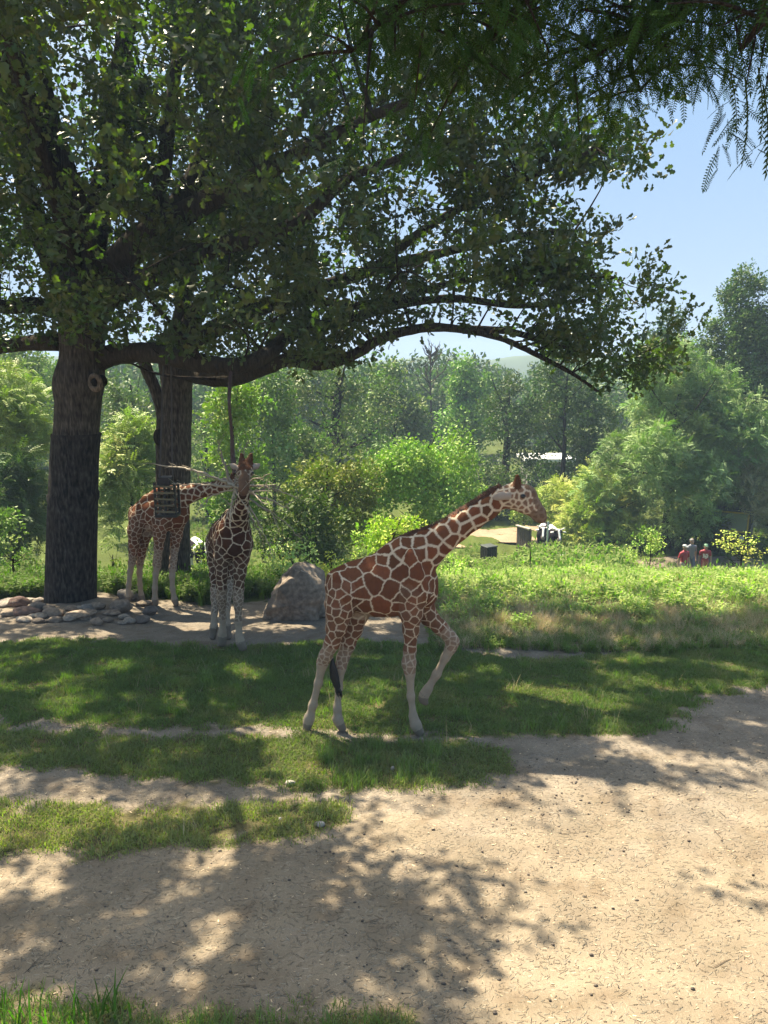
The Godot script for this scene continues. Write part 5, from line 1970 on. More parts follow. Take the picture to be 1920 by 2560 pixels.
func build_meadow():
	var tall := tuft(22, 0.16, 0.62, 0.018, 0.55, 11, true)
	var reed := tuft(26, 0.15, 0.70, 0.013, 0.75, 12)
	var tan := tuft(34, 0.18, 0.46, 0.007, 0.9, 13)
	var weed := tuft(12, 0.14, 0.42, 0.02, 0.5, 14, true)
	var right := func(x: float, d: float) -> bool:
		var q := proj(on_ground(x, -d))
		return q.x > 930 - 40 * sin(d * 2.0) and d > 13.6 and (d > 15.2 or fine.get_noise_2d(x, d) > 0.0)
	var far_of := func(x: float, d: float) -> float: return (0.30 + 0.34 * smooth(13.2, 15.6, d) - 0.08 * smooth(16.0, 19.0, d)) * (1.0 + 0.5 * noise.get_noise_2d(x * 3.0, d * 3.0))
	var g1 := func(x: float, d: float) -> Color:
		return lin(0.42, 0.48, 0.18).lerp(lin(0.30, 0.39, 0.12), smooth(-0.2, 0.3, fine.get_noise_2d(x * 0.8, d * 0.8)))
	var a := scatter(5200, -0.02, 0.70, 13.0, 27.0, right, far_of, g1)
	var o := many("meadow_grass", tall, M.grass, a[0], a[1], self, "stuff")
	tag(o, "tall bright green leafy growth of the meadow", "grass")
	a = scatter(4200, -0.02, 0.70, 13.2, 27.0, right, far_of, func(x, d): return lin(0.45, 0.49, 0.23))
	o = many("meadow_grass", reed, M.grass, a[0], a[1], self, "stuff")
	tag(o, "arching pale green blades through the meadow", "grass")
	var strip := func(x: float, d: float) -> bool:
		var q := proj(on_ground(x, -d))
		return q.x > 945 and d > 12.3 and d < 18.0 and fine.get_noise_2d(x * 0.9 + 5.0, d * 0.9) > -0.25 + 0.35 * smooth(14.5, 18.0, d)
	a = scatter(6500, 0.0, 0.70, 12.3, 18.0, strip, func(x, d): return 0.45 + 0.3 * smooth(12.5, 15.5, d), func(x, d): return lin(0.60, 0.50, 0.33).lerp(lin(0.34, 0.36, 0.15), smooth(-0.1, 0.4, noise.get_noise_2d(x * 5.0, d * 5.0))))
	o = many("dry_grass", tan, M.straw, a[0], a[1], self, "stuff")
	tag(o, "dry tan grass along the meadow's near edge", "grass")
	var strip2 := func(x: float, d: float) -> bool:
		var q := proj(on_ground(x, -d))
		return q.x > 930 and d > 12.2 and d < 15.4
	a = scatter(2600, 0.0, 0.70, 12.2, 15.4, strip2, func(x, d): return 0.36, func(x, d): return lin(0.2, 0.27, 0.07))
	o = many("meadow_grass", weed, M.grass, a[0], a[1], self, "stuff")
	tag(o, "low green weeds at the meadow's near edge", "grass")
	# rough growth behind the oaks and the boulder
	var left := func(x: float, d: float) -> bool:
		var q := proj(on_ground(x, -d))
		if q.x > 935:
			return false
		var k := lawn_at(x, d)
		return k == 5 or k == 6
	a = scatter(5200, -0.66, 0.05, 15.5, 25.0, left, func(x, d): return 0.6, func(x, d): return lin(0.14, 0.20, 0.045))
	o = many("meadow_grass", tall, M.grass, a[0], a[1], self, "stuff")
	tag(o, "leafy undergrowth behind the oaks and the boulder", "grass")
	a = scatter(3800, -0.66, 0.05, 15.5, 25.0, left, func(x, d): return 0.6, func(x, d): return lin(0.16, 0.22, 0.06))
	o = many("meadow_grass", reed, M.grass, a[0], a[1], self, "stuff")
	tag(o, "arching grass behind the oaks and the boulder", "grass")
	# the low ground beyond
	a = scatter(5000, -0.3, 0.70, 27.0, 46.0, func(x, d): return fine.get_noise_2d(x * 0.5, d * 0.5) > -0.3 and absf(x / d - 0.175) > 0.04 and not (d > 38.0 and d < 43.5 and x / d > 0.0 and x / d < 0.22), func(x, d): return 0.55, func(x, d): return lin(0.17, 0.24, 0.055))
	o = many("meadow_grass", weed, M.grass, a[0], a[1], self, "stuff")
	tag(o, "short sunlit grass on the low ground beyond the meadow", "grass")
	a = scatter(900, 0.09, 0.34, 26.0, 33.5, func(x, d): return fine.get_noise_2d(x * 0.9 + 7.0, d * 0.9) > -0.1, func(x, d): return 1.35 if x / d > 0.19 else 0.8, func(x, d): return lin(0.24, 0.31, 0.09))
	o = many("meadow_grass", tall, M.grass, a[0], a[1], self, "stuff")
	tag(o, "tall leafy weeds standing before the trough and the bin", "grass")

func build_litter():
	# bark chips and dung on the worn ground
	var chip := MB.new()
	chip.box(Vector3.ZERO, Vector3(1, 0.22, 0.34), Color.WHITE, Basis(), 0.05)
	var bare := func(x: float, d: float) -> bool:
		return lawn_at(x, d) < 0 and fine.get_noise_2d(x * 0.7, d * 0.7) > -0.3
	var where := []
	var cols := []
	var rg := RandomNumberGenerator.new()
	rg.seed = 321
	for k in 5000:
		var d := sqrt(lerpf(3.5 * 3.5, 11.0 * 11.0, rg.randf()))
		var x := rg.randf_range(-0.6, 0.6) * d
		if not bare.call(x, d):
			continue
		var s := rg.randf_range(0.008, 0.032)
		var b := Basis(Vector3.UP, rg.randfn() * 0.8) * Basis(Vector3.RIGHT, rg.randfn() * 0.3) * Basis(Vector3.FORWARD, rg.randfn() * 0.25)
		where.append(Transform3D(b.scaled(Vector3(s, s * 0.5, s * rg.randf_range(0.5, 1.0))), on_ground(x, -d) + Vector3(0, s * 0.05, 0)))
		var c := vary(lin(0.44, 0.325, 0.20), 0.3, 0.06)
		if rg.randf() < 0.3:
			c = vary(lin(0.20, 0.14, 0.085), 0.4)
		cols.append(c)
	var o := many("bark_chips", chip.mesh(), M.painted, where, cols, self, "stuff")
	tag(o, "pale bark chips strewn over the worn ground", "litter")
	var pel := MB.new()
	pel.ball(Vector3.ZERO, Vector3(1, 0.8, 0.9), 5)
	where = []
	cols = []
	var heaps := [[1200, 1740, 0.28, 60], [1260, 1730, 0.5, 40], [1180, 1722, 0.35, 40], [1090, 2010, 0.2, 14], [1180, 1860, 0.3, 16], [985, 2050, 0.25, 14], [350, 2030, 0.45, 26], [160, 2000, 0.3, 14], [745, 1838, 0.25, 22], [1330, 1690, 0.8, 40], [1020, 2140, 0.3, 20], [960, 2125, 0.25, 24], [880, 2090, 0.3, 12], [820, 2120, 0.3, 14], [150, 2100, 0.3, 20], [760, 2140, 0.3, 20], [1480, 1630, 0.7, 24], [1250, 1650, 0.5, 20]]
	for q in heaps:
		var p := GD(q[0], q[1])
		for k in int(q[3] * 0.6):
			var x: float = p.x + rg.randfn() * q[2]
			var z: float = p.z + rg.randfn() * q[2] * 0.9
			var s := rg.randf_range(0.004, 0.012)
			where.append(Transform3D(any_turn(rg).scaled(Vector3(s * rg.randf_range(0.9, 1.8), s * 0.7, s)), on_ground(x, z) + Vector3(0, s * 0.5, 0)))
			cols.append(vary(lin(0.085, 0.062, 0.045), 0.5))
	for k in 170:
		var d := rg.randf_range(3.7, 10.0)
		var x := rg.randf_range(-0.5, 0.6) * d
		if lawn_at(x, d) >= 0:
			continue
		var s := rg.randf_range(0.005, 0.013)
		where.append(Transform3D(any_turn(rg).scaled(Vector3(s * rg.randf_range(0.9, 2.0), s, s)), on_ground(x, -d) + Vector3(0, s * 0.4, 0)))
		cols.append(vary(lin(0.06, 0.045, 0.033), 0.4))
	o = many("droppings", pel.mesh(), M.painted, where, cols, self, "stuff")
	tag(o, "dark droppings and clods scattered over the worn ground", "litter")
	# fallen twigs
	var tw := MB.new()
	tw.tube([Vector3(-1, 0, 0), Vector3(-0.3, 0.01, 0.03), Vector3(0.4, 0.01, -0.02), Vector3(1, 0, 0.03)], [0.035, 0.04, 0.035, 0.02], 5)
	where = []
	cols = []
	for k in 90:
		var d := rg.randf_range(3.7, 16.0)
		var x := rg.randf_range(-0.6, 0.6) * d
		if lawn_at(x, d) >= 0:
			continue
		var s := rg.randf_range(0.03, 0.09)
		where.append(Transform3D(Basis(Vector3.UP, rg.randfn() * 0.9).scaled(Vector3(s, s, s)), on_ground(x, -d) + Vector3(0, 0.008, 0)))
		cols.append(vary(lin(0.10, 0.07, 0.045), 0.4))
	o = many("twigs", tw.mesh(), M.painted, where, cols, self, "stuff")
	tag(o, "thin fallen twigs lying on the bare ground", "litter")

# ---- beyond the meadow: cows, bin, fence panel, trough, bus, roof
func build_compound():
	cow("black cow with a white blaze, white patches and painted sunshine on its back, right of the pair by the trough", [1198, 1212], 35.4, 0.05, 0)
	cow("black cow with white horns, left of the pair by the trough", [1172, 1208], 36.2, -0.25, 1)
	cow("black and white cow with pale horns beyond the second oak", [440, 1246], 31.5, 0.5, 2)
	# bin
	var p := GD(1055, 1220)
	var t := thing("litter_bin", "dark square bin standing on the grass by the light path", "bin", p)
	var b := MB.new()
	b.box(Vector3(0, 0.44, 0), Vector3(0.56, 0.88, 0.56), lin(0.012, 0.014, 0.012), Basis(Vector3.UP, 0.5), 0.03)
	part("body", b.mesh(), M.painted, t)
	b = MB.new()
	b.box(Vector3(0, 0.92, 0), Vector3(0.62, 0.08, 0.62), lin(0.030, 0.036, 0.032), Basis(Vector3.UP, 0.5), 0.025)
	part("lid", b.mesh(), M.painted, t)
	for k in 8:
		b = MB.new()
		var s := -1 if k < 4 else 1
		b.box(Basis(Vector3.UP, 0.5) * Vector3(-0.21 + (k % 4) * 0.14, 0.45, 0.29) if s > 0 else Basis(Vector3.UP, 0.5) * Vector3(-0.29, 0.45, -0.21 + (k % 4) * 0.14), Vector3(0.11, 0.8, 0.03) if s > 0 else Vector3(0.03, 0.8, 0.11), vary(lin(0.016, 0.018, 0.016), 0.3), Basis(Vector3.UP, 0.5), 0.008)
		part("slat", b.mesh(), M.painted, t)
	# fence panel
	p = GD(1128, 1200)
	t = thing("fence_panel", "weathered fence panel of upright boards with a pale top rail", "fence", p)
	var s2 := m_per_px(1128 * DK, 1200 * DK, -p.z) * DK
	var turn := Basis(Vector3.UP, -1.05)
	for k in 6:
		b = MB.new()
		b.box(turn * Vector3((k - 2.5) * 0.155, 0.70 - 0.03 * k * 0.2, 0), Vector3(0.13, 1.36 + rng.randfn() * 0.015, 0.035), vary(lin(0.16, 0.125, 0.11), 0.25), turn, 0.006)
		part("board", b.mesh(), M.wood, t)
	b = MB.new()
	b.box(turn * Vector3(0, 1.42, 0), Vector3(1.02, 0.07, 0.17), lin(0.52, 0.48, 0.44), turn, 0.012)
	part("rail", b.mesh(), M.wood, t)
	for k in [-1, 1]:
		b = MB.new()
		b.box(turn * Vector3(k * 0.45, 0.68, -0.07), Vector3(0.1, 1.36, 0.09), lin(0.17, 0.13, 0.11), turn, 0.01)
		part("post", b.mesh(), M.wood, t)
	# trough
	p = GD(1196, 1222)
	t = thing("water_trough", "white trough block in front of the pair of black cows", "trough", p)
	b = MB.new()
	var tr := Basis(Vector3.UP, -0.2)
	b.box(Vector3(0, 0.28, 0), Vector3(0.98, 0.5, 0.5), lin(0.56, 0.58, 0.53), tr, 0.05)
	part("body", b.mesh(), M.painted, t)
	b = MB.new()
	b.box(Vector3(0, 0.57, 0), Vector3(1.06, 0.08, 0.58), lin(0.74, 0.74, 0.70), tr, 0.03)
	part("lid", b.mesh(), M.painted, t)
	# thin pale stake near the cows
	p = GD(1180, 1216)
	t = thing("stake", "thin pale upright pipe between the two black cows", "stake", p)
	b = MB.new()
	b.tube([Vector3(0, -0.1, 0), Vector3(0, 1.0, 0), Vector3(0.01, 2.0, 0)], [0.04, 0.04, 0.04], 8, lin(0.36, 0.44, 0.40))
	part("pipe", b.mesh(), M.painted, t)
	bus()
	# roof far behind
	p = JD(1178, 1000, 56.0)
	var base := on_ground(p.x, -56.0)
	t = thing("shed", "low building with a white roof glimpsed between the dark trees", "building", base)
	var hgt := JD(1178, 984, 56.0).y - base.y
	b = MB.new()
	b.box(Vector3(0, hgt * 0.5 - 0.2, 0), Vector3(3.2, hgt, 3.0), lin(0.20, 0.19, 0.18))
	part("wall", b.mesh(), M.painted, t)
	b = MB.new()
	b.box(Vector3(0, hgt - 0.16, 0), Vector3(3.8, 0.3, 3.6), lin(0.78, 0.78, 0.76), Basis(), 0.05)
	part("roof", b.mesh(), M.painted, t)
	for k in 2:
		b = MB.new()
		b.box(Vector3(-0.8 + k * 1.6, hgt - 1.0, 1.505), Vector3(0.8, 0.7, 0.06), lin(0.03, 0.035, 0.04), Basis(), 0.01)
		part("window", b.mesh(), M.painted, t)

func cow(label: String, px: Array, d: float, turn: float, kind: int):
	var c := JD(px[0], px[1], d)
	var base := on_ground(c.x, -d)
	var g := Body.new()
	var n := Vector3.RIGHT
	g.bone(Vector3(0, 1.02, -0.1), Vector3(0, 1.02, -1.15), 0.36, 0.37, 0, n, 0.92)
	g.bone(Vector3(0, 1.22, -0.1), Vector3(0, 1.20, -1.25), 0.20, 0.22, 0, n, 0.9)
	g.bone(Vector3(0, 1.02, 0.0), Vector3(0, 1.28, 0.34), 0.26, 0.18, 0, n, 0.8)
	g.bone(Vector3(0, 1.34, 0.42), Vector3(0, 1.06, 0.66), 0.15, 0.105, 1, n, 0.9)
	g.bone(Vector3(0, 1.04, 0.66), Vector3(0, 0.99, 0.70), 0.10, 0.09, 2)
	for s in [-1, 1]:
		g.bone(Vector3(s * 0.12, 1.36, 0.40), Vector3(s * 0.33, 1.32, 0.38), 0.05, 0.075, 3, Vector3.UP, 0.6)
		g.bone(Vector3(s * 0.09, 1.44, 0.38), Vector3(s * 0.26, 1.50, 0.40), 0.045, 0.035, 4)
		g.bone(Vector3(s * 0.26, 1.50, 0.40), Vector3(s * 0.36, 1.58, 0.42), 0.035, 0.012, 4)
		g.bone(Vector3(s * 0.2, 0.95, -0.05), Vector3(s * 0.19, 0.5, -0.02), 0.15, 0.085, 0)
		g.bone(Vector3(s * 0.19, 0.5, -0.02), Vector3(s * 0.18, 0.08, 0.0), 0.075, 0.06, 5)
		g.bone(Vector3(s * 0.18, 0.08, 0.0), Vector3(s * 0.18, 0.05, 0.05), 0.07, 0.07, 6)
		g.bone(Vector3(s * 0.2, 0.95, -1.15), Vector3(s * 0.2, 0.5, -1.25), 0.19, 0.09, 0)
		g.bone(Vector3(s * 0.2, 0.5, -1.25), Vector3(s * 0.19, 0.08, -1.2), 0.075, 0.06, 5)
		g.bone(Vector3(s * 0.19, 0.08, -1.2), Vector3(s * 0.19, 0.05, -1.15), 0.07, 0.07, 6)
	g.build(0.035, 0.07)
	g.relax(1)
	var cols := PackedColorArray()
	cols.resize(g.v.size())
	var off := kind * 31.0
	for k in g.v.size():
		var p := g.v[k]
		var tag_ := g.TAG[g.near[k]]
		var c2 := lin(0.012, 0.010, 0.013)
		var white := lin(0.66, 0.66, 0.66)
		if tag_ == 0:
			var m := noise.get_noise_3d(p.x * 5 + off, p.y * 5, p.z * 5 + off)
			if m + (0.2 if p.y > 1.33 else 0.0) - (0.3 if p.z > -0.05 else 0.0) > 0.17:  # extra white on top: real patches plus sun shine painted on the back
				c2 = white
		elif tag_ == 1 and absf(p.x) < 0.045:
			c2 = white
		elif tag_ == 2:
			c2 = lin(0.28, 0.22, 0.20)
		elif tag_ == 3 and absf(p.x) > 0.24:
			c2 = white * 0.9
		elif tag_ == 4:
			c2 = lin(0.62, 0.58, 0.50)
		elif tag_ == 5 and p.y < 0.46:
			c2 = white * 0.95
		elif tag_ == 6:
			c2 = lin(0.05, 0.045, 0.04)
		c2.a = 1.0
		cols[k] = c2
	var t := thing("cow", label, "cow", base, "black and white cows")
	t.rotation.y = turn
	part("body", g.mesh(cols), M.coat, t)
	var b := MB.new()
	b.tube([Vector3(0, 1.25, -1.42), Vector3(0, 1.0, -1.52), Vector3(0, 0.65, -1.52), Vector3(0, 0.5, -1.5)], [0.035, 0.025, 0.03, 0.01], 6, lin(0.02, 0.018, 0.018))
	part("tail", b.mesh(), M.coat, t)

func bus():
	# a dark open-sided visitor bus under the trees, yellow trim round its windscreen
	var p := GD(1572, 1224)
	var d := 37.0
	p = on_ground(JD(1566, 1200, d).x, -d)
	var t := thing("visitor_bus", "dark visitor bus with yellow-edged windscreen parked in the shade behind the golden tree", "bus", p)
	t.rotation.y = -0.5
	var dark := lin(0.016, 0.02, 0.018)
	var b := MB.new()
	b.box(Vector3(0, 0.75, -2.2), Vector3(2.1, 0.9, 5.0), dark, Basis(), 0.08)
	b.box(Vector3(0, 0.95, 0.45), Vector3(2.05, 0.5, 0.5), dark, Basis(), 0.1)
	part("body", b.mesh(), M.painted, t)
	b = MB.new()
	b.box(Vector3(0, 2.35, -2.1), Vector3(2.25, 0.14, 5.3), lin(0.05, 0.058, 0.052), Basis(), 0.05)
	part("roof", b.mesh(), M.painted, t)
	for k in 5:
		for s in [-1, 1]:
			b = MB.new()
			b.box(Vector3(s * 1.0, 1.74, 0.25 - k * 1.2), Vector3(0.08, 1.1, 0.08), dark, Basis(), 0.01)
			part("pillar", b.mesh(), M.painted, t)
	var tilt := Basis(Vector3.RIGHT, -0.12)
	var fr := MB.new()
	var yel := lin(0.52, 0.36, 0.05)
	for q in [[Vector3(0, 0.48, 0), Vector3(1.9, 0.09, 0.07)], [Vector3(0, -0.48, 0), Vector3(1.9, 0.09, 0.07)], [Vector3(-0.93, 0, 0), Vector3(0.08, 0.86, 0.06)], [Vector3(0.93, 0, 0), Vector3(0.08, 0.86, 0.06)]]:
		fr.box(Vector3(0, 1.72, 0.34) + tilt * q[0], q[1], yel, tilt, 0.015)
	part("windscreen_frame", fr.mesh(), M.painted, t)
	b = MB.new()
	b.box(Vector3(0, 1.72, 0.325), Vector3(1.78, 0.86, 0.03), lin(0.20, 0.22, 0.21), tilt, 0.005)
	var glass := plain(0.14, 0.16, 0.16, 0.12)
	part("windscreen", b.mesh(), glass, t)
	for s in [-1, 1]:
		for z in [-0.4, -3.8]:
			b = MB.new()
			b.tube([Vector3(s * 0.86, 0.38, z), Vector3(s * 1.06, 0.38, z)], [0.38, 0.38], 20, lin(0.012, 0.012, 0.012))
			part("wheel", b.mesh(), M.painted, t)
		b = MB.new()
		b.ball(Vector3(s * 0.72, 0.98, 0.70), Vector3(0.12, 0.12, 0.05), 8, lin(0.5, 0.5, 0.48))
		part("headlight", b.mesh(), M.painted, t)
	for k in 3:
		b = MB.new()
		b.box(Vector3(0, 1.35, -1.1 - k * 1.1), Vector3(1.8, 0.5, 0.12), lin(0.04, 0.04, 0.045), Basis(), 0.04)
		part("seat", b.mesh(), M.painted, t)

# ---- visitors under the trees
func build_people():
	var red := lin(0.26, 0.022, 0.032)
	person("person in a plain red shirt walking in the shade behind the meadow", [1480, 1178], 30.0, 1.72, red, lin(0.30, 0.24, 0.20), 0.4, 0, true)
	person("person in grey and purple just behind the red-shirted walker", [1494, 1181], 30.6, 1.70, lin(0.15, 0.15, 0.175), lin(0.08, 0.10, 0.17), 0.2, 1, false)
	person("child in a red shirt with a white print and green cap beside the dark bus", [1525, 1181], 30.4, 1.56, red, lin(0.34, 0.06, 0.07), -0.2, 2, true)

func person(label: String, head: Array, d: float, tall: float, shirt: Color, legs: Color, turn: float, kind: int, shorts: bool):
	var top := JD(head[0], head[1], d)
	var base := on_ground(top.x, -d)
	var k := tall / 1.75
	var g := Body.new()
	var n := Vector3.BACK
	var st := 0.16 if kind != 1 else -0.14
	g.bone(Vector3(0, 0.98, 0) * k, Vector3(0, 1.16, 0) * k, 0.155 * k, 0.15 * k, 0 if kind != 9 else 1, n, 0.72)
	g.bone(Vector3(0, 1.16, 0) * k, Vector3(0, 1.36, 0) * k, 0.15 * k, 0.165 * k, 0, n, 0.66)
	g.bone(Vector3(-0.13, 1.40, 0) * k, Vector3(0.13, 1.40, 0) * k, 0.072 * k, 0.072 * k, 0)
	g.bone(Vector3(0, 1.42, 0) * k, Vector3(0, 1.54, 0.015) * k, 0.056 * k, 0.052 * k, 2)
	g.bone(Vector3(0, 1.60, 0.02) * k, Vector3(0, 1.67, 0.0) * k, 0.085 * k, 0.092 * k, 2, Vector3.RIGHT, 0.86)
	g.bone(Vector3(0, 1.60, 0.10) * k, Vector3(0, 1.575, 0.112) * k, 0.016 * k, 0.02 * k, 2)
	for s in [-1, 1]:
		g.bone(Vector3(s * 0.09, 1.63, 0.0) * k, Vector3(s * 0.098, 1.605, -0.01) * k, 0.02 * k, 0.016 * k, 2)
		var sw: float = st * s
		g.bone(Vector3(s * 0.19, 1.39, 0) * k, Vector3(s * 0.235, 1.22, -0.02 + sw * 0.1) * k, 0.066 * k, 0.055 * k, 0)
		g.bone(Vector3(s * 0.235, 1.22, -0.02 + sw * 0.1) * k, Vector3(s * 0.25, 1.10, -0.02 + sw * 0.2) * k, 0.046 * k, 0.042 * k, 2)
		g.bone(Vector3(s * 0.25, 1.10, -0.02 + sw * 0.2) * k, Vector3(s * 0.262, 0.86, 0.05 + sw * 0.5) * k, 0.042 * k, 0.03 * k, 2)
		g.bone(Vector3(s * 0.262, 0.85, 0.05 + sw * 0.5) * k, Vector3(s * 0.262, 0.78, 0.07 + sw * 0.52) * k, 0.038 * k, 0.034 * k, 2, Vector3.RIGHT, 0.55)
		for f in 4:
			g.bone(Vector3(s * 0.262, 0.78, 0.045 + f * 0.019 + sw * 0.52) * k, Vector3(s * 0.258, 0.71 + absf(f - 1.4) * 0.008, 0.055 + f * 0.018 + sw * 0.55) * k, 0.010 * k, 0.008 * k, 2)
		g.bone(Vector3(s * 0.25, 0.83, 0.085 + sw * 0.5) * k, Vector3(s * 0.24, 0.77, 0.12 + sw * 0.52) * k, 0.012 * k, 0.010 * k, 2)
		g.bone(Vector3(s * 0.085, 0.94, 0) * k, Vector3(s * 0.095, 0.50, -sw * 0.8) * k, 0.098 * k, 0.068 * k, 1)
		g.bone(Vector3(s * 0.095, 0.50, -sw * 0.8) * k, Vector3(s * 0.095, 0.09, -sw * 1.3 - 0.02) * k, 0.058 * k, 0.040 * k, 3 if shorts else 1)
		g.bone(Vector3(s * 0.095, 0.05, -sw * 1.3 - 0.03) * k, Vector3(s * 0.10, 0.045, -sw * 1.3 + 0.16) * k, 0.045 * k, 0.04 * k, 4)
	g.build(0.02, 0.03)
	g.relax(1)
	var skin := lin(0.32, 0.20, 0.14)
	var cols := PackedColorArray()
	cols.resize(g.v.size())
	for q in g.v.size():
		var p := g.v[q] / k
		var c: Color = [shirt, legs, skin, skin, lin(0.06, 0.055, 0.05)][g.TAG[g.near[q]]]
		if kind == 1 and g.TAG[g.near[q]] == 0 and absf(p.x) < 0.05 and p.z < 0:
			c = lin(0.12, 0.11, 0.16)
		if kind == 2 and g.TAG[g.near[q]] == 0 and absf(p.x) < 0.12 and p.y > 1.08 and p.y < 1.30 and p.z > 0.02 and fine.get_noise_2d(p.x * 14.0, p.y * 14.0) > -0.12:
			c = lin(0.62, 0.58, 0.56)
		if g.TAG[g.near[q]] == 2 and p.y > 1.5:
			if absf(absf(p.x) - 0.035) < 0.014 and absf(p.y - 1.625) < 0.012 and p.z > 0.05:
				c = lin(0.03, 0.025, 0.02)
			if absf(p.x) < 0.03 and absf(p.y - 1.552) < 0.008 and p.z > 0.05:
				c = lin(0.30, 0.12, 0.10)
		c.a = 1.0
		cols[q] = c
	var t := thing("person", label, "person", base, "visitors on the shaded path")
	t.rotation.y = turn
	part("body", g.mesh(cols), M.painted, t)
	var b := MB.new()
	if kind == 2:
		b.ball(Vector3(0, 1.70, -0.005) * k, Vector3(0.10, 0.075, 0.11) * k, 8, lin(0.10, 0.20, 0.12))
		b.ball(Vector3(0, 1.69, 0.11) * k, Vector3(0.075, 0.014, 0.08) * k, 6, lin(0.10, 0.20, 0.12))
		part("cap", b.mesh(), M.painted, t)
	elif kind == 0:
		b.ball(Vector3(0, 1.705, -0.005) * k, Vector3(0.098, 0.065, 0.108) * k, 8, lin(0.30, 0.31, 0.32))
		b.ball(Vector3(0, 1.69, 0.11) * k, Vector3(0.075, 0.014, 0.08) * k, 6, lin(0.30, 0.31, 0.32))
		part("cap", b.mesh(), M.painted, t)
	else:
		b.ball(Vector3(0, 1.68, -0.02) * k, Vector3(0.097, 0.085, 0.105) * k, 8, lin(0.16, 0.155, 0.15))
		part("hair", b.mesh(), M.painted, t)

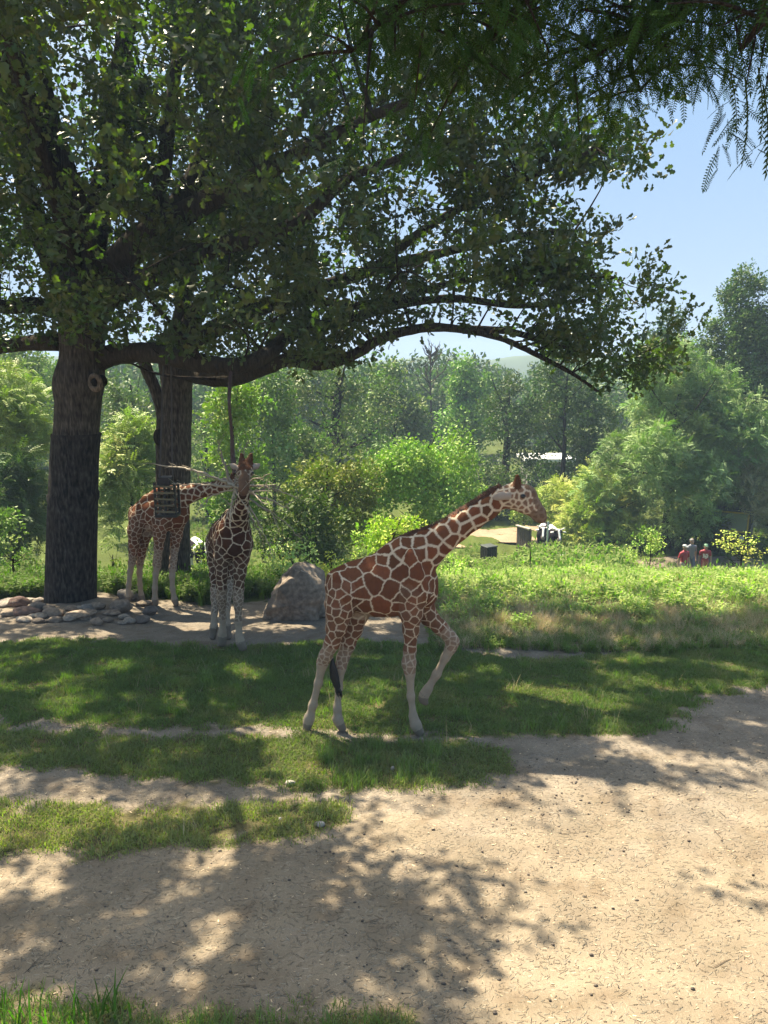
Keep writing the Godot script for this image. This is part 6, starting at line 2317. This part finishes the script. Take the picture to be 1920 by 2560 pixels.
# ---- the locust branches that hang into the view just ahead of the camera position
func build_locust():
	var rg := RandomNumberGenerator.new()
	rg.seed = 808
	var leaf := MB.new()                                   # one pinnate leaf, 1 m long before scaling
	for k in 13:
		var f := k / 12.0
		var p := Vector3(0, -0.16 * f * f, 0) + Vector3(f * (1.0 - 0.06 * f), 0, 0)
		var ln := 0.15 * (1.0 - 0.45 * absf(f - 0.4))
		for s in [-1, 1]:
			leaf_shape(leaf, p, Vector3(0.55, -0.12, s * 0.85).normalized(), Vector3.UP, ln * (0.9 + 0.1 * (k % 3)), 0.042, Color(1, 1, 1) * (0.85 + 0.1 * (k % 4)), 0.12)
	leaf_shape(leaf, Vector3(0.94, -0.16, 0), Vector3(1, -0.3, 0).normalized(), Vector3.UP, 0.16, 0.06, Color.WHITE, 0.1)
	leaf.tube([Vector3(-0.12, 0.0, 0), Vector3(0.3, -0.015, 0), Vector3(0.65, -0.07, 0), Vector3(0.94, -0.16, 0)], [0.013, 0.012, 0.010, 0.005], 4, lin(0.9, 0.8, 0.6))
	var lm := leaf.mesh()
	var branches := [
		["overhanging locust branch with long hanging leaves in the top right corner", [[1900, -260, 4.3], [1760, -90, 4.3], [1660, 30, 4.2], [1600, 110, 4.2]], 90, 0.19, 0.0],
		["overhanging locust branch along the top edge over the open sky", [[1880, -200, 5.0], [1640, -80, 5.0], [1460, 20, 5.0], [1330, 90, 5.1], [1240, 150, 5.2]], 200, 0.18, 0.1],
		["dense dark locust branch over the oak's right shoulder", [[1700, -360, 4.6], [1400, -200, 4.7], [1180, -40, 4.8], [1060, 80, 4.9], [1000, 150, 5.0]], 150, 0.19, 0.3],
		["dark blurred-looking locust branch dipping before the middle of the oak crown", [[1340, -420, 4.0], [1110, -220, 4.1], [960, -80, 4.2], [840, 30, 4.3], [760, 110, 4.3]], 110, 0.18, 0.3],
		["locust branch tip drooping left of the open sky", [[1500, -120, 5.4], [1400, 40, 5.4], [1360, 130, 5.4], [1385, 200, 5.4]], 50, 0.17, 0.5],
	]
	for q in branches:
		var pts := []
		for p in q[1]:
			pts.append(JD(p[0], p[1], p[2]))
		var sp := spline(pts, 8)
		var base: Vector3 = sp[0]
		var t := thing("locust_branch", q[0], "branch", base, "locust branches hanging into view")
		var b := MB.new()
		var rel := []
		var rad := []
		for k in sp.size():
			rel.append(sp[k] - base)
			rad.append(lerpf(0.05, 0.008, float(k) / sp.size()))
		b.tube(rel, rad, 7, lin(0.055, 0.046, 0.038), fine, 0.2)
		var where := []
		var cols := []
		for k in q[2]:
			var at: int = rg.randi_range(int(sp.size() * 0.15), sp.size() - 1)
			var side := Vector3(rg.randfn(), rg.randfn() * 0.45 + 0.05, rg.randfn()).normalized()
			var ln := rg.randf_range(0.1, 0.75) * (1.0 if at < sp.size() - 4 else 0.6)
			var tip: Vector3 = sp[at] + side * ln + Vector3(0, -0.25 * ln * ln, 0)
			var tj := proj(tip)
			if k % 3 == 0 and not (tj.x > 1340 and tj.y > 150 and (tj.x < 1580 or tj.y > 230)):
				var m: Vector3 = (sp[at] + tip) * 0.5 + Vector3(0, 0.06 * ln, 0)
				b.tube(spline([sp[at] - base, m - base, tip - base], 3), [0.011, 0.010, 0.009, 0.008, 0.006, 0.005, 0.003], 5, lin(0.06, 0.05, 0.04))
			for w in 6:
				var o := tip + Vector3(rg.randfn(), rg.randfn(), rg.randfn()) * 0.11
				var yaw := atan2(-side.z, side.x) + rg.randfn() * 0.9
				var pitch := -absf(rg.randfn()) * 0.5 - 0.25
				var bs := Basis(Vector3.UP, yaw) * Basis(Vector3.BACK, pitch) * Basis(Vector3.RIGHT, rg.randfn() * 0.6)
				var pj := proj(o)
				if pj.x > 1380 and pj.y > 190 and pj.x < 1545:
					continue
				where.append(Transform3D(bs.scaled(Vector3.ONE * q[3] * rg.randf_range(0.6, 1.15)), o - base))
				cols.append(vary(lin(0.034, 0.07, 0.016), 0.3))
				var o2 := o + sun_dir * rg.randf_range(0.6, 2.0) + Vector3(rg.randfn(), 0, rg.randfn()) * 0.15  # unseen leaf added towards the sun to shade the visible ones
				if proj(o2).y < -30.0:
					where.append(Transform3D(bs.rotated(Vector3.UP, 1.3).scaled(Vector3.ONE * q[3] * 1.3), o2 - base))
					cols.append(vary(lin(0.034, 0.07, 0.016), 0.3))
				var o3 := o + sun_dir * rg.randf_range(2.0, 3.5) + Vector3(rg.randfn(), 0, rg.randfn()) * 0.2  # further unseen leaf, added to deepen that shade
				if q[4] == 0.3 and proj(o3).y < -30.0:
					where.append(Transform3D(bs.rotated(Vector3.UP, 2.3).scaled(Vector3.ONE * q[3] * 1.6), o3 - base))
					cols.append(vary(lin(0.034, 0.07, 0.016), 0.3))
		# leaves that hang straight down at the right edge
		if q[4] == 0.0:
			for h in [[1612, 190, 4.2, 0.36], [1652, 205, 4.2, 0.38], [1640, 160, 4.4, 0.32], [1580, 165, 4.3, 0.26], [1668, 170, 4.1, 0.36], [1700, 190, 4.1, 0.36]]:
				var o := JD(h[0], h[1], h[2])
				var bs := Basis(Vector3.UP, rg.randf_range(-0.5, 0.5)) * Basis(Vector3.BACK, -1.25) * Basis(Vector3.RIGHT, 1.2)
				where.append(Transform3D(bs.scaled(Vector3.ONE * h[3]), o - base))
				cols.append(lin(0.045, 0.075, 0.018))
				b.tube([JD(h[0], h[1], h[2]) - base, JD(h[0] + 6, h[1] - 40, h[2]) - base, JD(h[0] + 20, h[1] - 110, h[2]) - base], [0.003, 0.005, 0.007], 4, lin(0.06, 0.05, 0.04))
		part("branch", b.mesh(), M.bark, t)
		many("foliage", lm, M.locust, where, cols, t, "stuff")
